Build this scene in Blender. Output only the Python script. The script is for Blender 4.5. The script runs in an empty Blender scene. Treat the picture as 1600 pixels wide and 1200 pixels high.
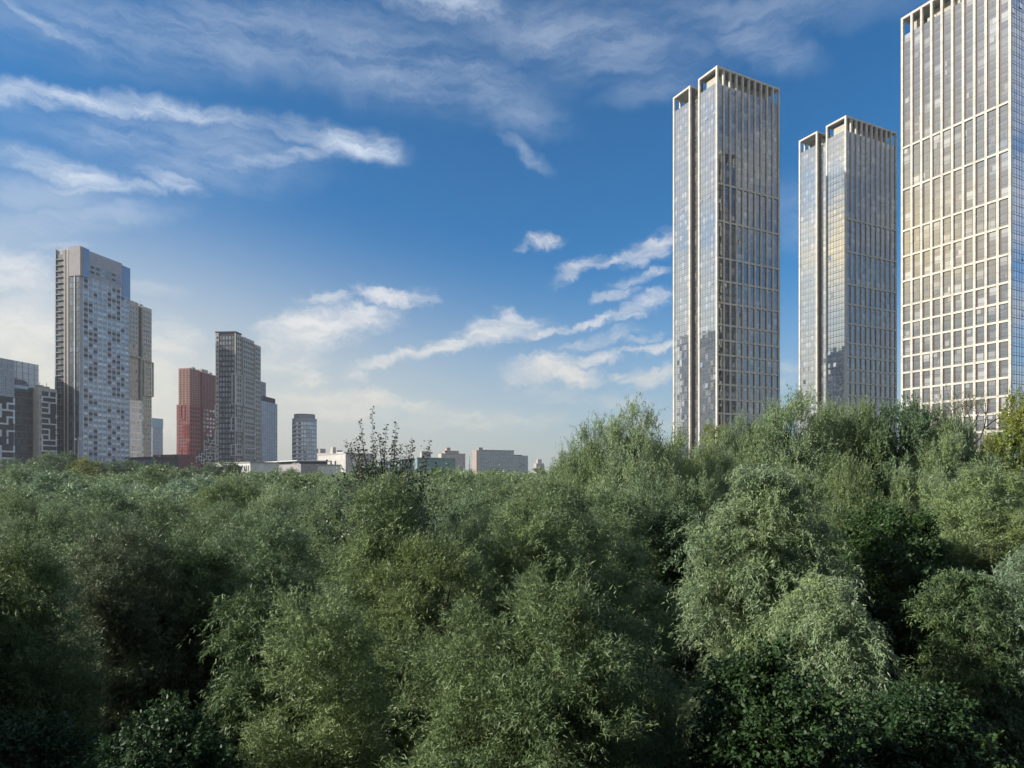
import bpy, math, random
import numpy as np
from mathutils import Vector, Matrix
R = math.radians
S = bpy.context.scene
C = S.collection

# ------------------------------------------------------------------ camera
H = 16.0          # eye height above the ground
F = 1060.0        # focal length in pixels of the 1600 px wide photograph
HY = 745.0        # horizon row
cd = bpy.data.cameras.new('camera'); cam = bpy.data.objects.new('camera', cd); C.objects.link(cam)
cam.location = (0, 0, H); cam.rotation_euler = (R(90), 0, 0)
cd.sensor_width = 36; cd.lens = 36 * F / 1600; cd.shift_y = (HY - 600) / 1600
cd.clip_start = 0.1; cd.clip_end = 12000
S.camera = cam

# ------------------------------------------------------------------ light
SUN_AZ, SUN_EL = R(-101), R(27)
EXPO = 0.38
SKY_STR = 0.1
sd = bpy.data.lights.new('sun', 'SUN'); sun = bpy.data.objects.new('sun', sd); C.objects.link(sun)
sd.energy = 4.8; sd.angle = R(0.6); sd.color = (1, 0.93, 0.82)
sv = Vector((math.sin(SUN_AZ) * math.cos(SUN_EL), math.cos(SUN_AZ) * math.cos(SUN_EL), math.sin(SUN_EL)))
sun.rotation_euler = sv.to_track_quat('Z', 'Y').to_euler()
S.view_settings.view_transform = 'Standard'; S.view_settings.look = 'None'
S.view_settings.exposure = EXPO; S.view_settings.gamma = 1
S.render.engine = 'CYCLES'
S.cycles.max_bounces = 5; S.cycles.use_adaptive_sampling = True; S.cycles.adaptive_threshold = 0.02; S.cycles.diffuse_bounces = 2; S.cycles.glossy_bounces = 3
S.cycles.transmission_bounces = 3; S.cycles.volume_bounces = 0

# ------------------------------------------------------------------ node helper
class NT:
    def __init__(s, tree):
        s.t = tree; tree.nodes.clear()
    def n(s, typ, **kw):
        nd = s.t.nodes.new(typ)
        ins = kw.pop('ins', {})
        for k, v in kw.items(): setattr(nd, k, v)
        for k, v in ins.items():
            if isinstance(v, bpy.types.NodeSocket): s.t.links.new(v, nd.inputs[k])
            else: nd.inputs[k].default_value = v
        return nd
    def m(s, op, a, b=0.0, c=0.0, clamp=False):
        nd = s.n('ShaderNodeMath', operation=op, ins={0: a, 1: b, 2: c}); nd.use_clamp = clamp
        return nd.outputs[0]
    def vm(s, op, a, b=(0, 0, 0)):
        nd = s.n('ShaderNodeVectorMath', operation=op, ins={0: a, 1: b}); return nd
    def ss(s, v, lo, hi, o0=0.0, o1=1.0):
        return s.n('ShaderNodeMapRange', interpolation_type='SMOOTHSTEP', ins={0: v, 1: lo, 2: hi, 3: o0, 4: o1}).outputs[0]
    def lin(s, v, lo, hi, o0=0.0, o1=1.0):
        return s.n('ShaderNodeMapRange', ins={0: v, 1: lo, 2: hi, 3: o0, 4: o1}).outputs[0]
    def mix(s, f, a, b, mode='MIX'):
        nd = s.n('ShaderNodeMix', data_type='RGBA', blend_type=mode)
        for i, v in ((0, f), (6, a), (7, b)):
            if isinstance(v, bpy.types.NodeSocket): s.t.links.new(v, nd.inputs[i])
            elif i == 0: nd.inputs[0].default_value = v
            else: nd.inputs[i].default_value = (*v, 1) if len(v) == 3 else v
        return nd.outputs[2]
    def noise(s, vec, scale, detail=5, rough=0.55, dist=0.0, lac=2.0):
        return s.n('ShaderNodeTexNoise', ins={'Vector': vec, 'Scale': scale, 'Detail': detail, 'Roughness': rough, 'Distortion': dist, 'Lacunarity': lac}).outputs[0]

# ------------------------------------------------------------------ sky with clouds (a function of compass bearing and elevation only)
def sky_angles(px, py):
    az = math.atan2(px - 800, F); el = math.atan2(HY - py, math.hypot(F, px - 800))
    return math.degrees(az), math.degrees(el)
w = bpy.data.worlds.new('World'); S.world = w; w.use_nodes = True
W = NT(w.node_tree)
dirv = W.vm('NORMALIZE', W.n('ShaderNodeTexCoord').outputs['Generated']).outputs[0]
sep = W.n('ShaderNodeSeparateXYZ', ins={0: dirv})
dx, dy, dz = sep.outputs
az = W.m('MULTIPLY', W.m('ARCTAN2', dx, dy), 57.29578)
el = W.m('MULTIPLY', W.m('ARCSINE', dz), 57.29578)
ae = W.n('ShaderNodeCombineXYZ', ins={0: az, 1: el, 2: 0.0}).outputs[0]
sky = W.n('ShaderNodeTexSky', sky_type='NISHITA', sun_disc=False, sun_elevation=SUN_EL, sun_rotation=SUN_AZ,
          altitude=150, air_density=1.0, dust_density=0.6, ozone_density=2.0)
blue = W.mix(1.0, sky.outputs[0], (0.14, 0.67, 1.02), 'MULTIPLY')
# warp the bearings so cloud outlines are ragged
def warp(vec, scale, amt, off):
    v = W.vm('ADD', vec, off).outputs[0]
    nz = W.n('ShaderNodeTexNoise', ins={'Vector': v, 'Scale': scale, 'Detail': 5.0, 'Roughness': 0.6}).outputs[1]
    c = W.vm('SUBTRACT', nz, (0.5, 0.5, 0.5)).outputs[0]
    c = W.vm('MULTIPLY', c, (amt * 1.5, amt, 0)).outputs[0]
    return W.vm('ADD', vec, c).outputs[0]
aw = warp(warp(ae, 0.10, 2.2, (11, 3, 0)), 0.5, 1.7, (5, 40, 0))
def patches(lst, base):
    acc = None
    for (px, py, a, b, rot, st) in lst:
        A, E = sky_angles(px, py); c_, s_ = math.cos(R(rot)), math.sin(R(rot))
        A1, E1 = sky_angles(px + a * c_ * .5, py + a * s_ * .5); A0, E0 = sky_angles(px - a * c_ * .5, py - a * s_ * .5)
        B1, G1 = sky_angles(px - b * s_ * .5, py + b * c_ * .5); B0, G0 = sky_angles(px + b * s_ * .5, py - b * c_ * .5)
        th = math.atan2(E1 - E0, A1 - A0)
        mp = W.n('ShaderNodeMapping', vector_type='TEXTURE', ins={'Vector': base, 'Location': (A, E, 0), 'Rotation': (0, 0, th), 'Scale': (math.hypot(A1 - A0, E1 - E0), math.hypot(B1 - B0, G1 - G0), 1)})
        d = W.vm('LENGTH', mp.outputs[0]).outputs['Value']
        f = W.ss(d, 1.35, 0.15, 0.0, st)
        acc = f if acc is None else W.m('MAXIMUM', acc, f)
    return acc
# thin high cirrus
cirrus = patches([
    (90, 150, 230, 24, 5, 1.15), (270, 172, 190, 20, 9, 1.05), (560, 222, 85, 28, 12, 1.25), (470, 195, 90, 22, 10, .7),
    (180, 205, 180, 45, 12, .5), (100, 262, 130, 22, 18, 1.15), (270, 282, 75, 14, 18, 1.15), (180, 292, 120, 12, 2, .8), (430, 248, 110, 18, -8, .75),
    (330, 240, 190, 70, 5, .42), (60, 30, 110, 12, 30, .6), (150, 60, 120, 30, 15, .5), (700, 12, 110, 28, 5, .85),
    (330, 50, 420, 75, 3, .42), (620, 100, 260, 70, 12, .45), (780, 150, 120, 45, 20, .42), (900, 60, 240, 70, 8, .42), (1180, 60, 110, 45, 20, .45),
    (820, 230, 60, 14, 40, .35), (1020, 130, 90, 30, -20, .25), (1240, 340, 60, 60, 0, .28), (1130, 20, 320, 40, 0, .3),
    (110, 345, 220, 30, -8, .45), (60, 300, 150, 30, 5, .35), (230, 450, 60, 14, 5, .5), (100, 380, 50, 8, 0, .6)], aw)
cn = W.noise(W.n('ShaderNodeMapping', ins={'Vector': aw, 'Rotation': (0, 0, R(8)), 'Scale': (0.35, 1.8, 1)}).outputs[0], 0.26, 9, 0.66)
cirrus = W.m('MULTIPLY', cirrus, W.ss(cn, 0.30, 0.68, 0.16, 1.08))
# brighter low cumulus banks and streaks
aw2 = warp(warp(ae, 0.25, 2.2, (31, 13, 0)), 1.3, 1.15, (51, 23, 0))
cum = patches([
    (20, 430, 110, 40, 5, .9), (30, 520, 120, 75, 0, .95), (60, 600, 120, 60, 0, .8), (260, 560, 60, 70, 10, .85), (255, 640, 60, 60, 0, .7),
    (490, 515, 100, 42, -6, 1.15), (560, 500, 90, 26, -3, 1.0), (500, 472, 55, 14, 0, .9), (615, 466, 70, 20, 3, 1.1), (450, 555, 75, 50, 0, .85),
    (610, 562, 80, 14, -18, 1.0), (700, 540, 80, 16, -12, 1.05), (780, 520, 90, 26, -8, 1.1), (800, 495, 26, 16, 20, .9), (850, 520, 50, 10, -14, .9),
    (850, 575, 85, 26, -8, 1.25), (900, 585, 60, 22, 10, 1.15), (930, 560, 60, 14, -8, 1.0), (990, 549, 90, 5, -8, 1.0),
    (1015, 590, 50, 20, -14, 1.2), (975, 590, 25, 10, -10, .9), (1030, 545, 60, 10, -6, 1.0),
    (900, 422, 56, 18, -24, .85), (852, 373, 34, 18, -5, .85), (815, 388, 18, 8, -30, .5), (1015, 388, 70, 26, -24, .9), (960, 405, 40, 10, -24, .7),
    (1000, 437, 60, 11, -16, .8), (960, 465, 40, 10, -12, .85), (1000, 478, 70, 18, -22, .9), (920, 505, 80, 9, -18, .85), (940, 530, 90, 16, -14, .6), (985, 495, 40, 7, -14, .8),
    (960, 530, 30, 5, -10, .6), (1010, 530, 40, 7, -10, .8),
    (480, 590, 45, 25, 0, .9), (560, 585, 30, 20, 0, .8), (590, 625, 70, 18, 8, 1.05), (520, 635, 130, 30, 4, .95), (640, 635, 70, 16, 5, .75),
    (740, 655, 170, 24, 0, .7), (850, 610, 110, 20, 8, .5), (960, 625, 90, 14, 8, .55), (1010, 660, 90, 20, 0, .5), (1230, 590, 40, 30, 0, .5)], aw2)
cn2 = W.noise(W.n('ShaderNodeMapping', ins={'Vector': aw2, 'Rotation': (0, 0, R(-10)), 'Scale': (0.5, 1.6, 1)}).outputs[0], 0.55, 9, 0.66)
cum = W.m('MULTIPLY', W.ss(W.m('ADD', cum, W.m('MULTIPLY', W.m('SUBTRACT', cn2, 0.5), 1.7)), 0.04, 1.5), W.ss(cum, 0.0, 0.3))
# clouds in the rest of the sky (what the glass reflects), outside the photographed sector
side = W.ss(W.m('ABSOLUTE', az), 42.0, 60.0)
on = W.noise(W.n('ShaderNodeMapping', ins={'Vector': dirv, 'Scale': (1, 1, 3.0)}).outputs[0], 3.0, 7, 0.6)
lefty = W.m('MULTIPLY', W.ss(az, -42.0, -62.0), W.ss(el, 60.0, 25.0))
other = W.m('MULTIPLY', W.ss(W.m('ADD', on, W.m('MULTIPLY', lefty, 0.10)), 0.38, 0.66, 0.1, 0.95), side)
# colours
col = W.mix(W.m('MULTIPLY', cirrus, 0.82), blue, (5.3, 6.0, 7.0))
col = W.mix(other, col, (5.6, 5.6, 5.7))
# pale haze band towards the horizon, warmer on the left
warm = W.ss(az, 15.0, -40.0)
hz = W.m('POWER', W.ss(W.m('SUBTRACT', el, W.m('MULTIPLY', warm, 7.0)), 19.0, -3.0), 1.2)
hz = W.m('MULTIPLY', hz, W.lin(warm, 0, 1, 0.88, 1.0))
hcol = W.mix(warm, (4.6, 4.7, 4.5), (6.0, 5.9, 5.2))
lowc = W.mix(W.ss(el, 6.0, 0.0), hcol, (4.3, 4.2, 3.9))
col = W.mix(hz, col, lowc)
ccol = W.mix(W.ss(el, 3.0, 16.0), (6.4, 6.1, 5.2), (7.2, 7.1, 7.1))
ccol = W.mix(W.m('MULTIPLY', W.ss(cn2, 0.62, 0.38), 0.35), ccol, (4.2, 4.5, 5.0))
col = W.mix(W.m('MULTIPLY', cum, 0.86), col, ccol)
# the bright veil of cloud round the low sun (left, out of frame)
sdir = W.vm('DOT_PRODUCT', dirv, tuple(sv)).outputs['Value']
glow = W.m('POWER', W.m('MAXIMUM', sdir, 0.0), 110.0)
col = W.mix(W.m('MULTIPLY', glow, 1.0, clamp=True), col, (14, 11.5, 8))
gm = W.n('ShaderNodeMapping', vector_type='TEXTURE', ins={'Vector': aw, 'Location': (-83, 17, 0), 'Scale': (9.5, 8.5, 1)})
gp = W.m('MULTIPLY', W.ss(W.vm('LENGTH', gm.outputs[0]).outputs['Value'], 1.2, 0.1), W.ss(on, 0.3, 0.6, 0.55, 1.0))
col = W.mix(gp, col, (19, 14.5, 7.5))     # a sunlit cloud bank out of frame on the left, mirrored by the towers
bg = W.n('ShaderNodeBackground', ins={'Color': col, 'Strength': SKY_STR})
W.n('ShaderNodeOutputWorld', ins={0: bg.outputs[0]})

# ------------------------------------------------------------------ materials
def mat(name):
    m = bpy.data.materials.new(name); m.use_nodes = True
    return m, NT(m.node_tree)
def out(N, sh): N.n('ShaderNodeOutputMaterial', ins={0: sh})
def wallmat(name, c, rough=0.75, var=0.12, scale=0.35, joints=None, spec=0.4):
    m, N = mat(name)
    p = N.n('ShaderNodeNewGeometry').outputs['Position']
    a = N.noise(p, scale, 6, 0.6)
    st = N.noise(N.n('ShaderNodeMapping', ins={'Vector': p, 'Scale': (2.2, 2.2, 0.12)}).outputs[0], 1.0, 4, 0.6)
    f = N.m('ADD', N.m('MULTIPLY', a, 0.6), N.m('MULTIPLY', st, 0.4))
    cc = N.mix(N.ss(f, 0.35, 0.65), tuple(x * (1 - var) for x in c), tuple(min(.9, x * (1 + var)) for x in c))
    if joints:
        z = N.n('ShaderNodeSeparateXYZ', ins={0: p}).outputs[2]
        fr = N.m('FRACT', N.m('DIVIDE', z, joints))
        line = N.m('LESS_THAN', fr, 0.05)
        cc = N.mix(N.m('MULTIPLY', line, 0.45), cc, tuple(x * .35 for x in c))
    b = N.n('ShaderNodeBsdfPrincipled', ins={'Base Color': cc, 'Roughness': rough, 'Specular IOR Level': spec})
    out(N, b.outputs[0]); return m
def glassmat(name, dark, pale, cut=0.7, refl=0.35, rough=0.03, tint=(.9, .95, 1), pw=1.0, ior=1.5):
    m, N = mat(name)
    r = N.n('ShaderNodeAttribute', attribute_name='rnd').outputs['Fac']
    k = N.m('POWER', N.ss(r, cut - .35, cut + .30), pw)
    cc = N.mix(k, dark, pale)
    d = N.n('ShaderNodeBsdfPrincipled', ins={'Base Color': cc, 'Roughness': 0.5, 'Specular IOR Level': 0.3})
    g = N.n('ShaderNodeBsdfGlossy', ins={'Color': (*tint, 1), 'Roughness': rough})
    fr = N.n('ShaderNodeFresnel', ins={'IOR': ior}).outputs[0]
    fac = N.m('ADD', fr, refl, clamp=True)
    mx = N.n('ShaderNodeMixShader', ins={0: fac, 1: d.outputs[0], 2: g.outputs[0]})
    out(N, mx.outputs[0]); return m
def leafmat(name, c, back=None, var=0.40, trans=0.22, hue=None):
    m, N = mat(name)
    g = N.n('ShaderNodeNewGeometry')
    r = N.n('ShaderNodeAttribute', attribute_name='rnd').outputs['Fac']
    big = N.noise(g.outputs['Position'], 0.33, 3, 0.6)
    orn = N.n('ShaderNodeObjectInfo').outputs['Random']
    hue = hue or (c[0] * 1.22, c[1] * 1.12, c[2] * .88)
    cc = N.mix(N.ss(big, 0.38, 0.66), c, hue)
    cool = (c[0] * .86, c[1] * .94, c[2] * 1.08)
    cc = N.mix(N.ss(orn, 0.45, 1.0, 0.0, 0.8), cc, cool)
    cc = N.mix(N.ss(orn, 0.30, 0.0, 0.0, 0.6), cc, (hue[0] * 1.08, hue[1] * 1.08, hue[2]))
    v = N.lin(r, 0, 1, 1 - var, 1 + var)
    cc = N.n('ShaderNodeVectorMath', operation='SCALE', ins={0: cc, 3: v}).outputs[0]
    if back: cc = N.mix(g.outputs['Backfacing'], cc, back)
    p = N.n('ShaderNodeBsdfPrincipled', ins={'Base Color': cc, 'Roughness': 0.5, 'Specular IOR Level': 0.35})
    t = N.n('ShaderNodeBsdfTranslucent', ins={'Color': cc})
    mx = N.n('ShaderNodeMixShader', ins={0: trans, 1: p.outputs[0], 2: t.outputs[0]})
    out(N, mx.outputs[0]); return m
M = {}
M['stone'] = wallmat('cream_stone', (.56, .535, .475), joints=3.16, var=.17)
M['reveal'] = wallmat('plum_reveal', (.085, .060, .062), rough=.5)
M['slab'] = wallmat('roof_slab', (.34, .34, .33))
M['crownwall'] = wallmat('plant_room', (.42, .40, .34))
M['tglass'] = glassmat('tower_glass', (.020, .026, .036), (.46, .46, .46), cut=.93, refl=.24)
M['cglass'] = glassmat('curtain_glass', (.10, .115, .125), (.62, .62, .61), cut=.97, refl=.62)
M['mull'] = wallmat('mullion', (.20, .21, .22), rough=.4)
M['bglass'] = glassmat('blue_glass', (.015, .03, .06), (.12, .2, .3), cut=.9, refl=.22, tint=(.7, .85, 1))
M['dglass'] = glassmat('dark_glass', (.01, .018, .022), (.10, .13, .14), cut=.85, refl=.02, ior=1.4)
M['black'] = glassmat('loggia_opening', (.012, .013, .018), (.05, .055, .07), cut=.8, refl=.0)
M['navy'] = glassmat('navy_glass', (.022, .045, .065), (.10, .15, .19), cut=.8, refl=.0, rough=.02, ior=1.28)
M['win'] = glassmat('window_glass', (.02, .025, .035), (.20, .22, .24), cut=.85, refl=.22)
M['winlight'] = glassmat('light_window_glass', (.06, .09, .13), (.40, .50, .62), cut=.6, refl=.25)
M['frame'] = wallmat('dark_frame', (.05, .052, .06), rough=.5)
M['white'] = wallmat('white_panel', (.70, .74, .80), joints=3.1)
M['pale'] = wallmat('pale_panel', (.38, .41, .47), joints=3.1)
M['beige'] = wallmat('beige_panel', (.50, .46, .41), joints=3.1)
M['beige2'] = wallmat('light_beige_panel', (.50, .465, .41), joints=3.1)
M['darkp'] = wallmat('charcoal_panel', (.065, .068, .085), joints=3.1)
M['darkb'] = wallmat('brown_panel', (.11, .095, .095), joints=3.1)
M['red'] = wallmat('red_panel', (.27, .10, .10), joints=3.0)
M['red2'] = wallmat('rose_panel', (.36, .19, .155), joints=3.0)
M['brightred'] = wallmat('bright_red_panel', (.42, .10, .09))
M['maroon'] = wallmat('maroon_panel', (.20, .085, .09), joints=3.0)
M['greyv'] = wallmat('violet_grey_panel', (.33, .31, .33))
M['plaster'] = wallmat('plaster', (.50, .48, .46))
M['whitewall'] = wallmat('white_wall', (.62, .63, .62))
M['teal'] = wallmat('teal_sheet', (.21, .32, .31), joints=1.2)
M['tealgrey'] = wallmat('teal_grey_wall', (.36, .43, .44))
M['farwall'] = wallmat('far_wall', (.42, .39, .38))
M['brownwall'] = wallmat('brick_brown_wall', (.37, .30, .275))
M['metal'] = wallmat('galvanised_metal', (.30, .31, .32), rough=.4)
M['bark'] = wallmat('bark', (.075, .062, .05), scale=3, var=.4, rough=.95)
M['soil'] = wallmat('soil', (.035, .035, .02), scale=.5, var=.5, rough=1)
M['olive'] = leafmat('willow_leaf_olive', (0.150, 0.222, 0.088), back=(0.25, 0.31, 0.170))
M['sage'] = leafmat('willow_leaf_sage', (0.185, 0.275, 0.125), back=(0.29, 0.37, 0.235), hue=(0.24, 0.315, 0.120))
M['silver'] = leafmat('willow_leaf_silver', (0.215, 0.310, 0.170), back=(0.38, 0.46, 0.33))
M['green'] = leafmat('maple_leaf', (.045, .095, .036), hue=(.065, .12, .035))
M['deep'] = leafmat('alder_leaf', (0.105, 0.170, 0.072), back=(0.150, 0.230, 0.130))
M['brown'] = leafmat('birch_leaf', (0.160, 0.200, 0.095), back=(0.225, 0.270, 0.170))
M['yellow'] = leafmat('yellow_leaf', (.29, .31, .06), hue=(.19, .26, .05), trans=.35)
M['poplar'] = leafmat('poplar_leaf', (.070, .095, .055), back=(.17, .20, .15), trans=.08)
M['far'] = leafmat('far_leaf', (0.20, 0.285, 0.135), hue=(0.25, 0.31, 0.125))

# ------------------------------------------------------------------ mesh builder
class MB:
    def __init__(s): s.v = []; s.f = []; s.m = []; s.r = []
    def quad(s, pts, mi=0, r=.5):
        b = len(s.v); s.v += [tuple(p) for p in pts]; s.f.append(tuple(range(b, b + len(pts)))); s.m.append(mi); s.r.append(r)
    def hexa(s, p, mi=0, r=.5):     # p: 4 bottom then 4 top corners
        b = len(s.v); s.v += [tuple(q) for q in p]
        for q in ((3, 2, 1, 0), (4, 5, 6, 7), (0, 1, 5, 4), (1, 2, 6, 5), (2, 3, 7, 6), (3, 0, 4, 7)):
            s.f.append(tuple(b + i for i in q)); s.m.append(mi); s.r.append(r)
        return s
    def box(s, x0, x1, y0, y1, z0, z1, mi=0, r=.5):
        return s.hexa([(x0, y0, z0), (x1, y0, z0), (x1, y1, z0), (x0, y1, z0), (x0, y0, z1), (x1, y0, z1), (x1, y1, z1), (x0, y1, z1)], mi, r)
    def fbox(s, O, U, N, u0, u1, z0, z1, d0, d1, mi=0, r=.5):   # box on a facade: along U, out along N
        def P(u, d, z): return (O[0] + U[0] * u + N[0] * d, O[1] + U[1] * u + N[1] * d, z)
        return s.hexa([P(u0, d0, z0), P(u1, d0, z0), P(u1, d1, z0), P(u0, d1, z0), P(u0, d0, z1), P(u1, d0, z1), P(u1, d1, z1), P(u0, d1, z1)], mi, r)
    def fquad(s, O, U, N, u0, u1, z0, z1, d, mi=0, r=.5, tu=0.0, tz=0.0):
        def P(u, z, q): return (O[0] + U[0] * u + N[0] * q, O[1] + U[1] * u + N[1] * q, z)
        q = [P(u0, z0, d - tu - tz), P(u1, z0, d + tu - tz), P(u1, z1, d + tu + tz), P(u0, z1, d - tu + tz)]
        if U[1] * N[0] - U[0] * N[1] < 0: q.reverse()          # keep every pane facing outwards
        s.quad(q, mi, r)
    def tube(s, pts, rads, n=6, mi=0):
        pts = [Vector(p) for p in pts]; b = len(s.v)
        for i, p in enumerate(pts):
            t = (pts[min(i + 1, len(pts) - 1)] - pts[max(i - 1, 0)]).normalized()
            a = t.cross(Vector((0.3, 0.9, 0.1))).normalized(); c = t.cross(a)
            for k in range(n):
                an = 2 * math.pi * k / n
                s.v.append(tuple(p + (a * math.cos(an) + c * math.sin(an)) * rads[i]))
        for i in range(len(pts) - 1):
            for k in range(n):
                s.f.append((b + i * n + k, b + i * n + (k + 1) % n, b + (i + 1) * n + (k + 1) % n, b + (i + 1) * n + k)); s.m.append(mi); s.r.append(.5)
        s.f.append(tuple(b + (len(pts) - 1) * n + k for k in range(n))); s.m.append(mi); s.r.append(.5)
        s.f.append(tuple(b + n - 1 - k for k in range(n))); s.m.append(mi); s.r.append(.5)
    def build(s, name, mats, parent=None, kind=None):
        me = bpy.data.meshes.new(name); me.from_pydata(s.v, [], s.f)
        for m in mats: me.materials.append(m)
        me.polygons.foreach_set('material_index', s.m)
        a = me.attributes.new('rnd', 'FLOAT', 'FACE'); a.data.foreach_set('value', s.r)
        o = bpy.data.objects.new(name, me); C.objects.link(o)
        if parent: o.parent = parent
        if kind: o['kind'] = kind
        return o
def empty(name, loc, rz=0.0, label=None, cat=None, group=None):
    o = bpy.data.objects.new(name, None); C.objects.link(o); o.location = loc; o.rotation_euler = (0, 0, rz)
    o.empty_display_size = 2
    tag(o, label, cat, group); return o
def tag(o, label=None, cat=None, group=None):
    if label: o['label'] = label
    if cat: o['category'] = cat
    if group: o['group'] = group
    return o
def at(px, Y): return ((px - 800) / F * Y, Y)
def zat(py, Y): return H + (HY - py) / F * Y
rng = random.Random(5)

# ------------------------------------------------------------------ the ground
g = MB(); g.quad([(-6000, -3000, 0), (6000, -3000, 0), (6000, 9000, 0), (-6000, 9000, 0)])
g.build('ground', [M['soil']])['kind'] = 'structure'

# ------------------------------------------------------------------ the three framed towers on the right
FH = 3.16
BANDS = [16 + v for v in (126.2, 110.2, 94.4, 84.6, 75.1, 65.7, 59.1, 52.8, 46.3, 40.1, 33.7, 27.6, 21.9, 15.9, 9.6, 3.3, -3.0, -9.3)]
TW, TD, ZT, ZC = 38.0, 28.2, 192.0, 184.6
def framed_tower(loc, rz, label, seed, group='cream framed glass towers'):
    rr = random.Random(seed)
    t = empty('glass_tower', (loc[0], loc[1], 0), rz, label, 'tower', group)
    # cores
    mb = MB()
    mb.box(1.0, TW - 1.0, 1.0, 11.3, 0, ZC); mb.box(3.0, TW - 3.0, 11.3, 17.0, 0, ZC - .01); mb.box(1.0, TW - 1.0, 17.0, TD - 1.0, 0, ZC)
    mb.build('core', [M['frame']], t)
    MB().box(.95, TW - .95, .95, 11.35, ZC + .01, ZC + .35).build('terrace_slab', [M['slab']], t)
    MB().box(.95, TW - .95, 16.95, TD - .95, ZC + .01, ZC + .35).build('terrace_slab', [M['slab']], t)
    # plant room seen inside the open crown
    mb = MB(); mb.box(9, TW - 2.4, 4.5, 9.5, ZC + .35, ZT - 1.2); mb.box(2.6, 5.4, 3, 9, ZC + .35, ZT - 2.0)
    mb.box(6, TW - 3, 18.5, 24, ZC + .35, ZT - 1.6)
    for k in (1, 2, 4, 5, 7, 8): mb.box(5.8 + k * 3.3, 7.6 + k * 3.3, 1.8, 3.6, ZC + .36, ZC + 2.4)
    mb.build('plant_room', [M['crownwall']], t)
    # wide sides: piers, bands, windows
    PW = .82; pitch = (TW - PW) / 10
    for (O, U, N, vis) in (((0, 0), (1, 0), (0, -1), True), ((TW, TD), (-1, 0), (0, 1), False)):
        wins = []
        for i in range(11):
            u = i * pitch
            if vis or i in (0, 10) or True:
                MB().fbox(O, U, N, u, u + PW, 0, ZT - (0 if i in (0, 10) else .9), -.95, 0).build('pier', [M['stone']], t)
        for zb in BANDS:
            if zb < 3: continue
            mb = MB()
            for i in range(10): mb.fbox(O, U, N, i * pitch + PW, (i + 1) * pitch, zb - .75, zb, -.95, -.06)
            mb.build('band', [M['stone']], t)
        rows = [(BANDS[0], ZC + .3, 0)] + [(BANDS[k + 1], BANDS[k] - .75, k + 1) for k in range(len(BANDS) - 2) if BANDS[k + 1] > 2]
        for (z0, z1, ri) in rows:
            nf = max(1, round((z1 - z0) / FH)); fh = (z1 - z0) / nf
            for i in range(10):
                u0, u1 = i * pitch + PW, (i + 1) * pitch
                mb = MB(); sl = .55
                left = ri % 2 == 0
                a0, a1 = (u0 + sl, u1) if left else (u0, u1 - sl)
                s0, s1 = (u0, u0 + sl) if left else (u1 - sl, u1)
                mb.fbox(O, U, N, s0, s1, z0, z1, -.94, -.48, 1)                          # plum side panel
                for k in range(nf):
                    za, zb_ = z0 + k * fh, z0 + (k + 1) * fh
                    r = rr.random()
                    mid = za + fh * .38
                    mb.fquad(O, U, N, a0, a1, za + .12, mid, -.52, 0, r * .9, rr.gauss(0, .0022), rr.gauss(0, .0022))
                    if rr.random() < .75:
                        mb.fquad(O, U, N, a0, a1, mid + .06, zb_, -.52, 0, r, rr.gauss(0, .0022), rr.gauss(0, .0022))
                    else:
                        um = a0 + (a1 - a0) * rr.choice((.35, .65))
                        mb.fquad(O, U, N, a0, um - .03, mid + .06, zb_, -.52, 0, rr.random(), rr.gauss(0, .005), 0)
                        mb.fquad(O, U, N, um + .03, a1, mid + .06, zb_, -.52, 0, r, rr.gauss(0, .005), 0)
                    mb.fbox(O, U, N, a0, a1, za, za + .12, -.94, -.47, 2)
                wins.append((z0, mb))
        if vis:
            for k, (z0, mb) in enumerate(wins[:100]): mb.build('window', [M['tglass'], M['reveal'], M['mull']], t)
            rest = wins[100:]
        else: rest = wins
        big = MB()
        for z0, mb in rest:
            b = len(big.v); big.v += mb.v; big.f += [tuple(b + i for i in f) for f in mb.f]; big.m += mb.m; big.r += mb.r
        big.build('window', [M['tglass'], M['reveal'], M['mull']], t, 'stuff')
    # narrow sides: curtain walls between corner columns
    for (x, n, U) in ((0, -1, (0, 1)), (TW, 1, (0, 1))):
        O = (x, 0); N = (n, 0)
        for y in (10.7, 16.7):
            MB().fbox(O, U, N, y, y + .9, 0, ZT - .9, -.95, .0).build('column', [M['stone']], t)
        for (y0, y1, dep, nc) in ((.95, 10.7, -.35, 6), (17.6, TD - .95, -.35, 6), (11.6, 16.7, -2.3, 3)):
            mb = MB(); zc = ZC + .2; z = 0.0
            cw = (y1 - y0) / nc
            while z < zc - 1:
                for c in range(nc):
                    ya, yb = y0 + c * cw, y0 + (c + 1) * cw
                    r = rr.random(); wide = (c % 2 == 1)
                    op = rr.random() < .02
                    mb.fquad(O, U, N, ya + .07, yb - .07, z + .12, min(z + .9, zc), dep, 0, r * .85, rr.gauss(0, .0022), rr.gauss(0, .002))
                    mb.fquad(O, U, N, ya + .07, yb - .07, z + 1.0, min(z + FH - .1, zc), dep + (.10 if op else 0), 0, (r if not wide else min(1, r + .1)), rr.gauss(0, .0028), rr.gauss(0, .0025) + (-.12 if op else 0))
                mb.fbox(O, U, N, y0, y1, z - .06, z + .08, dep - .02, dep + .04, 1)
                mb.fbox(O, U, N, y0, y1, z + .91, z + .97, dep - .02, dep + .04, 1)
                z += FH
            for c in range(nc + 1):
                ya = y0 + c * cw
                mb.fbox(O, U, N, ya - .05, ya + .05, 0, zc, dep - .02, dep + .055, 1)
            mb.fbox(O, U, N, y0, y1, zc, zc + .35, dep - .6, dep + .05, 1)
            mb.build('curtain_wall', [M['cglass'], M['mull']], t)
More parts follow.
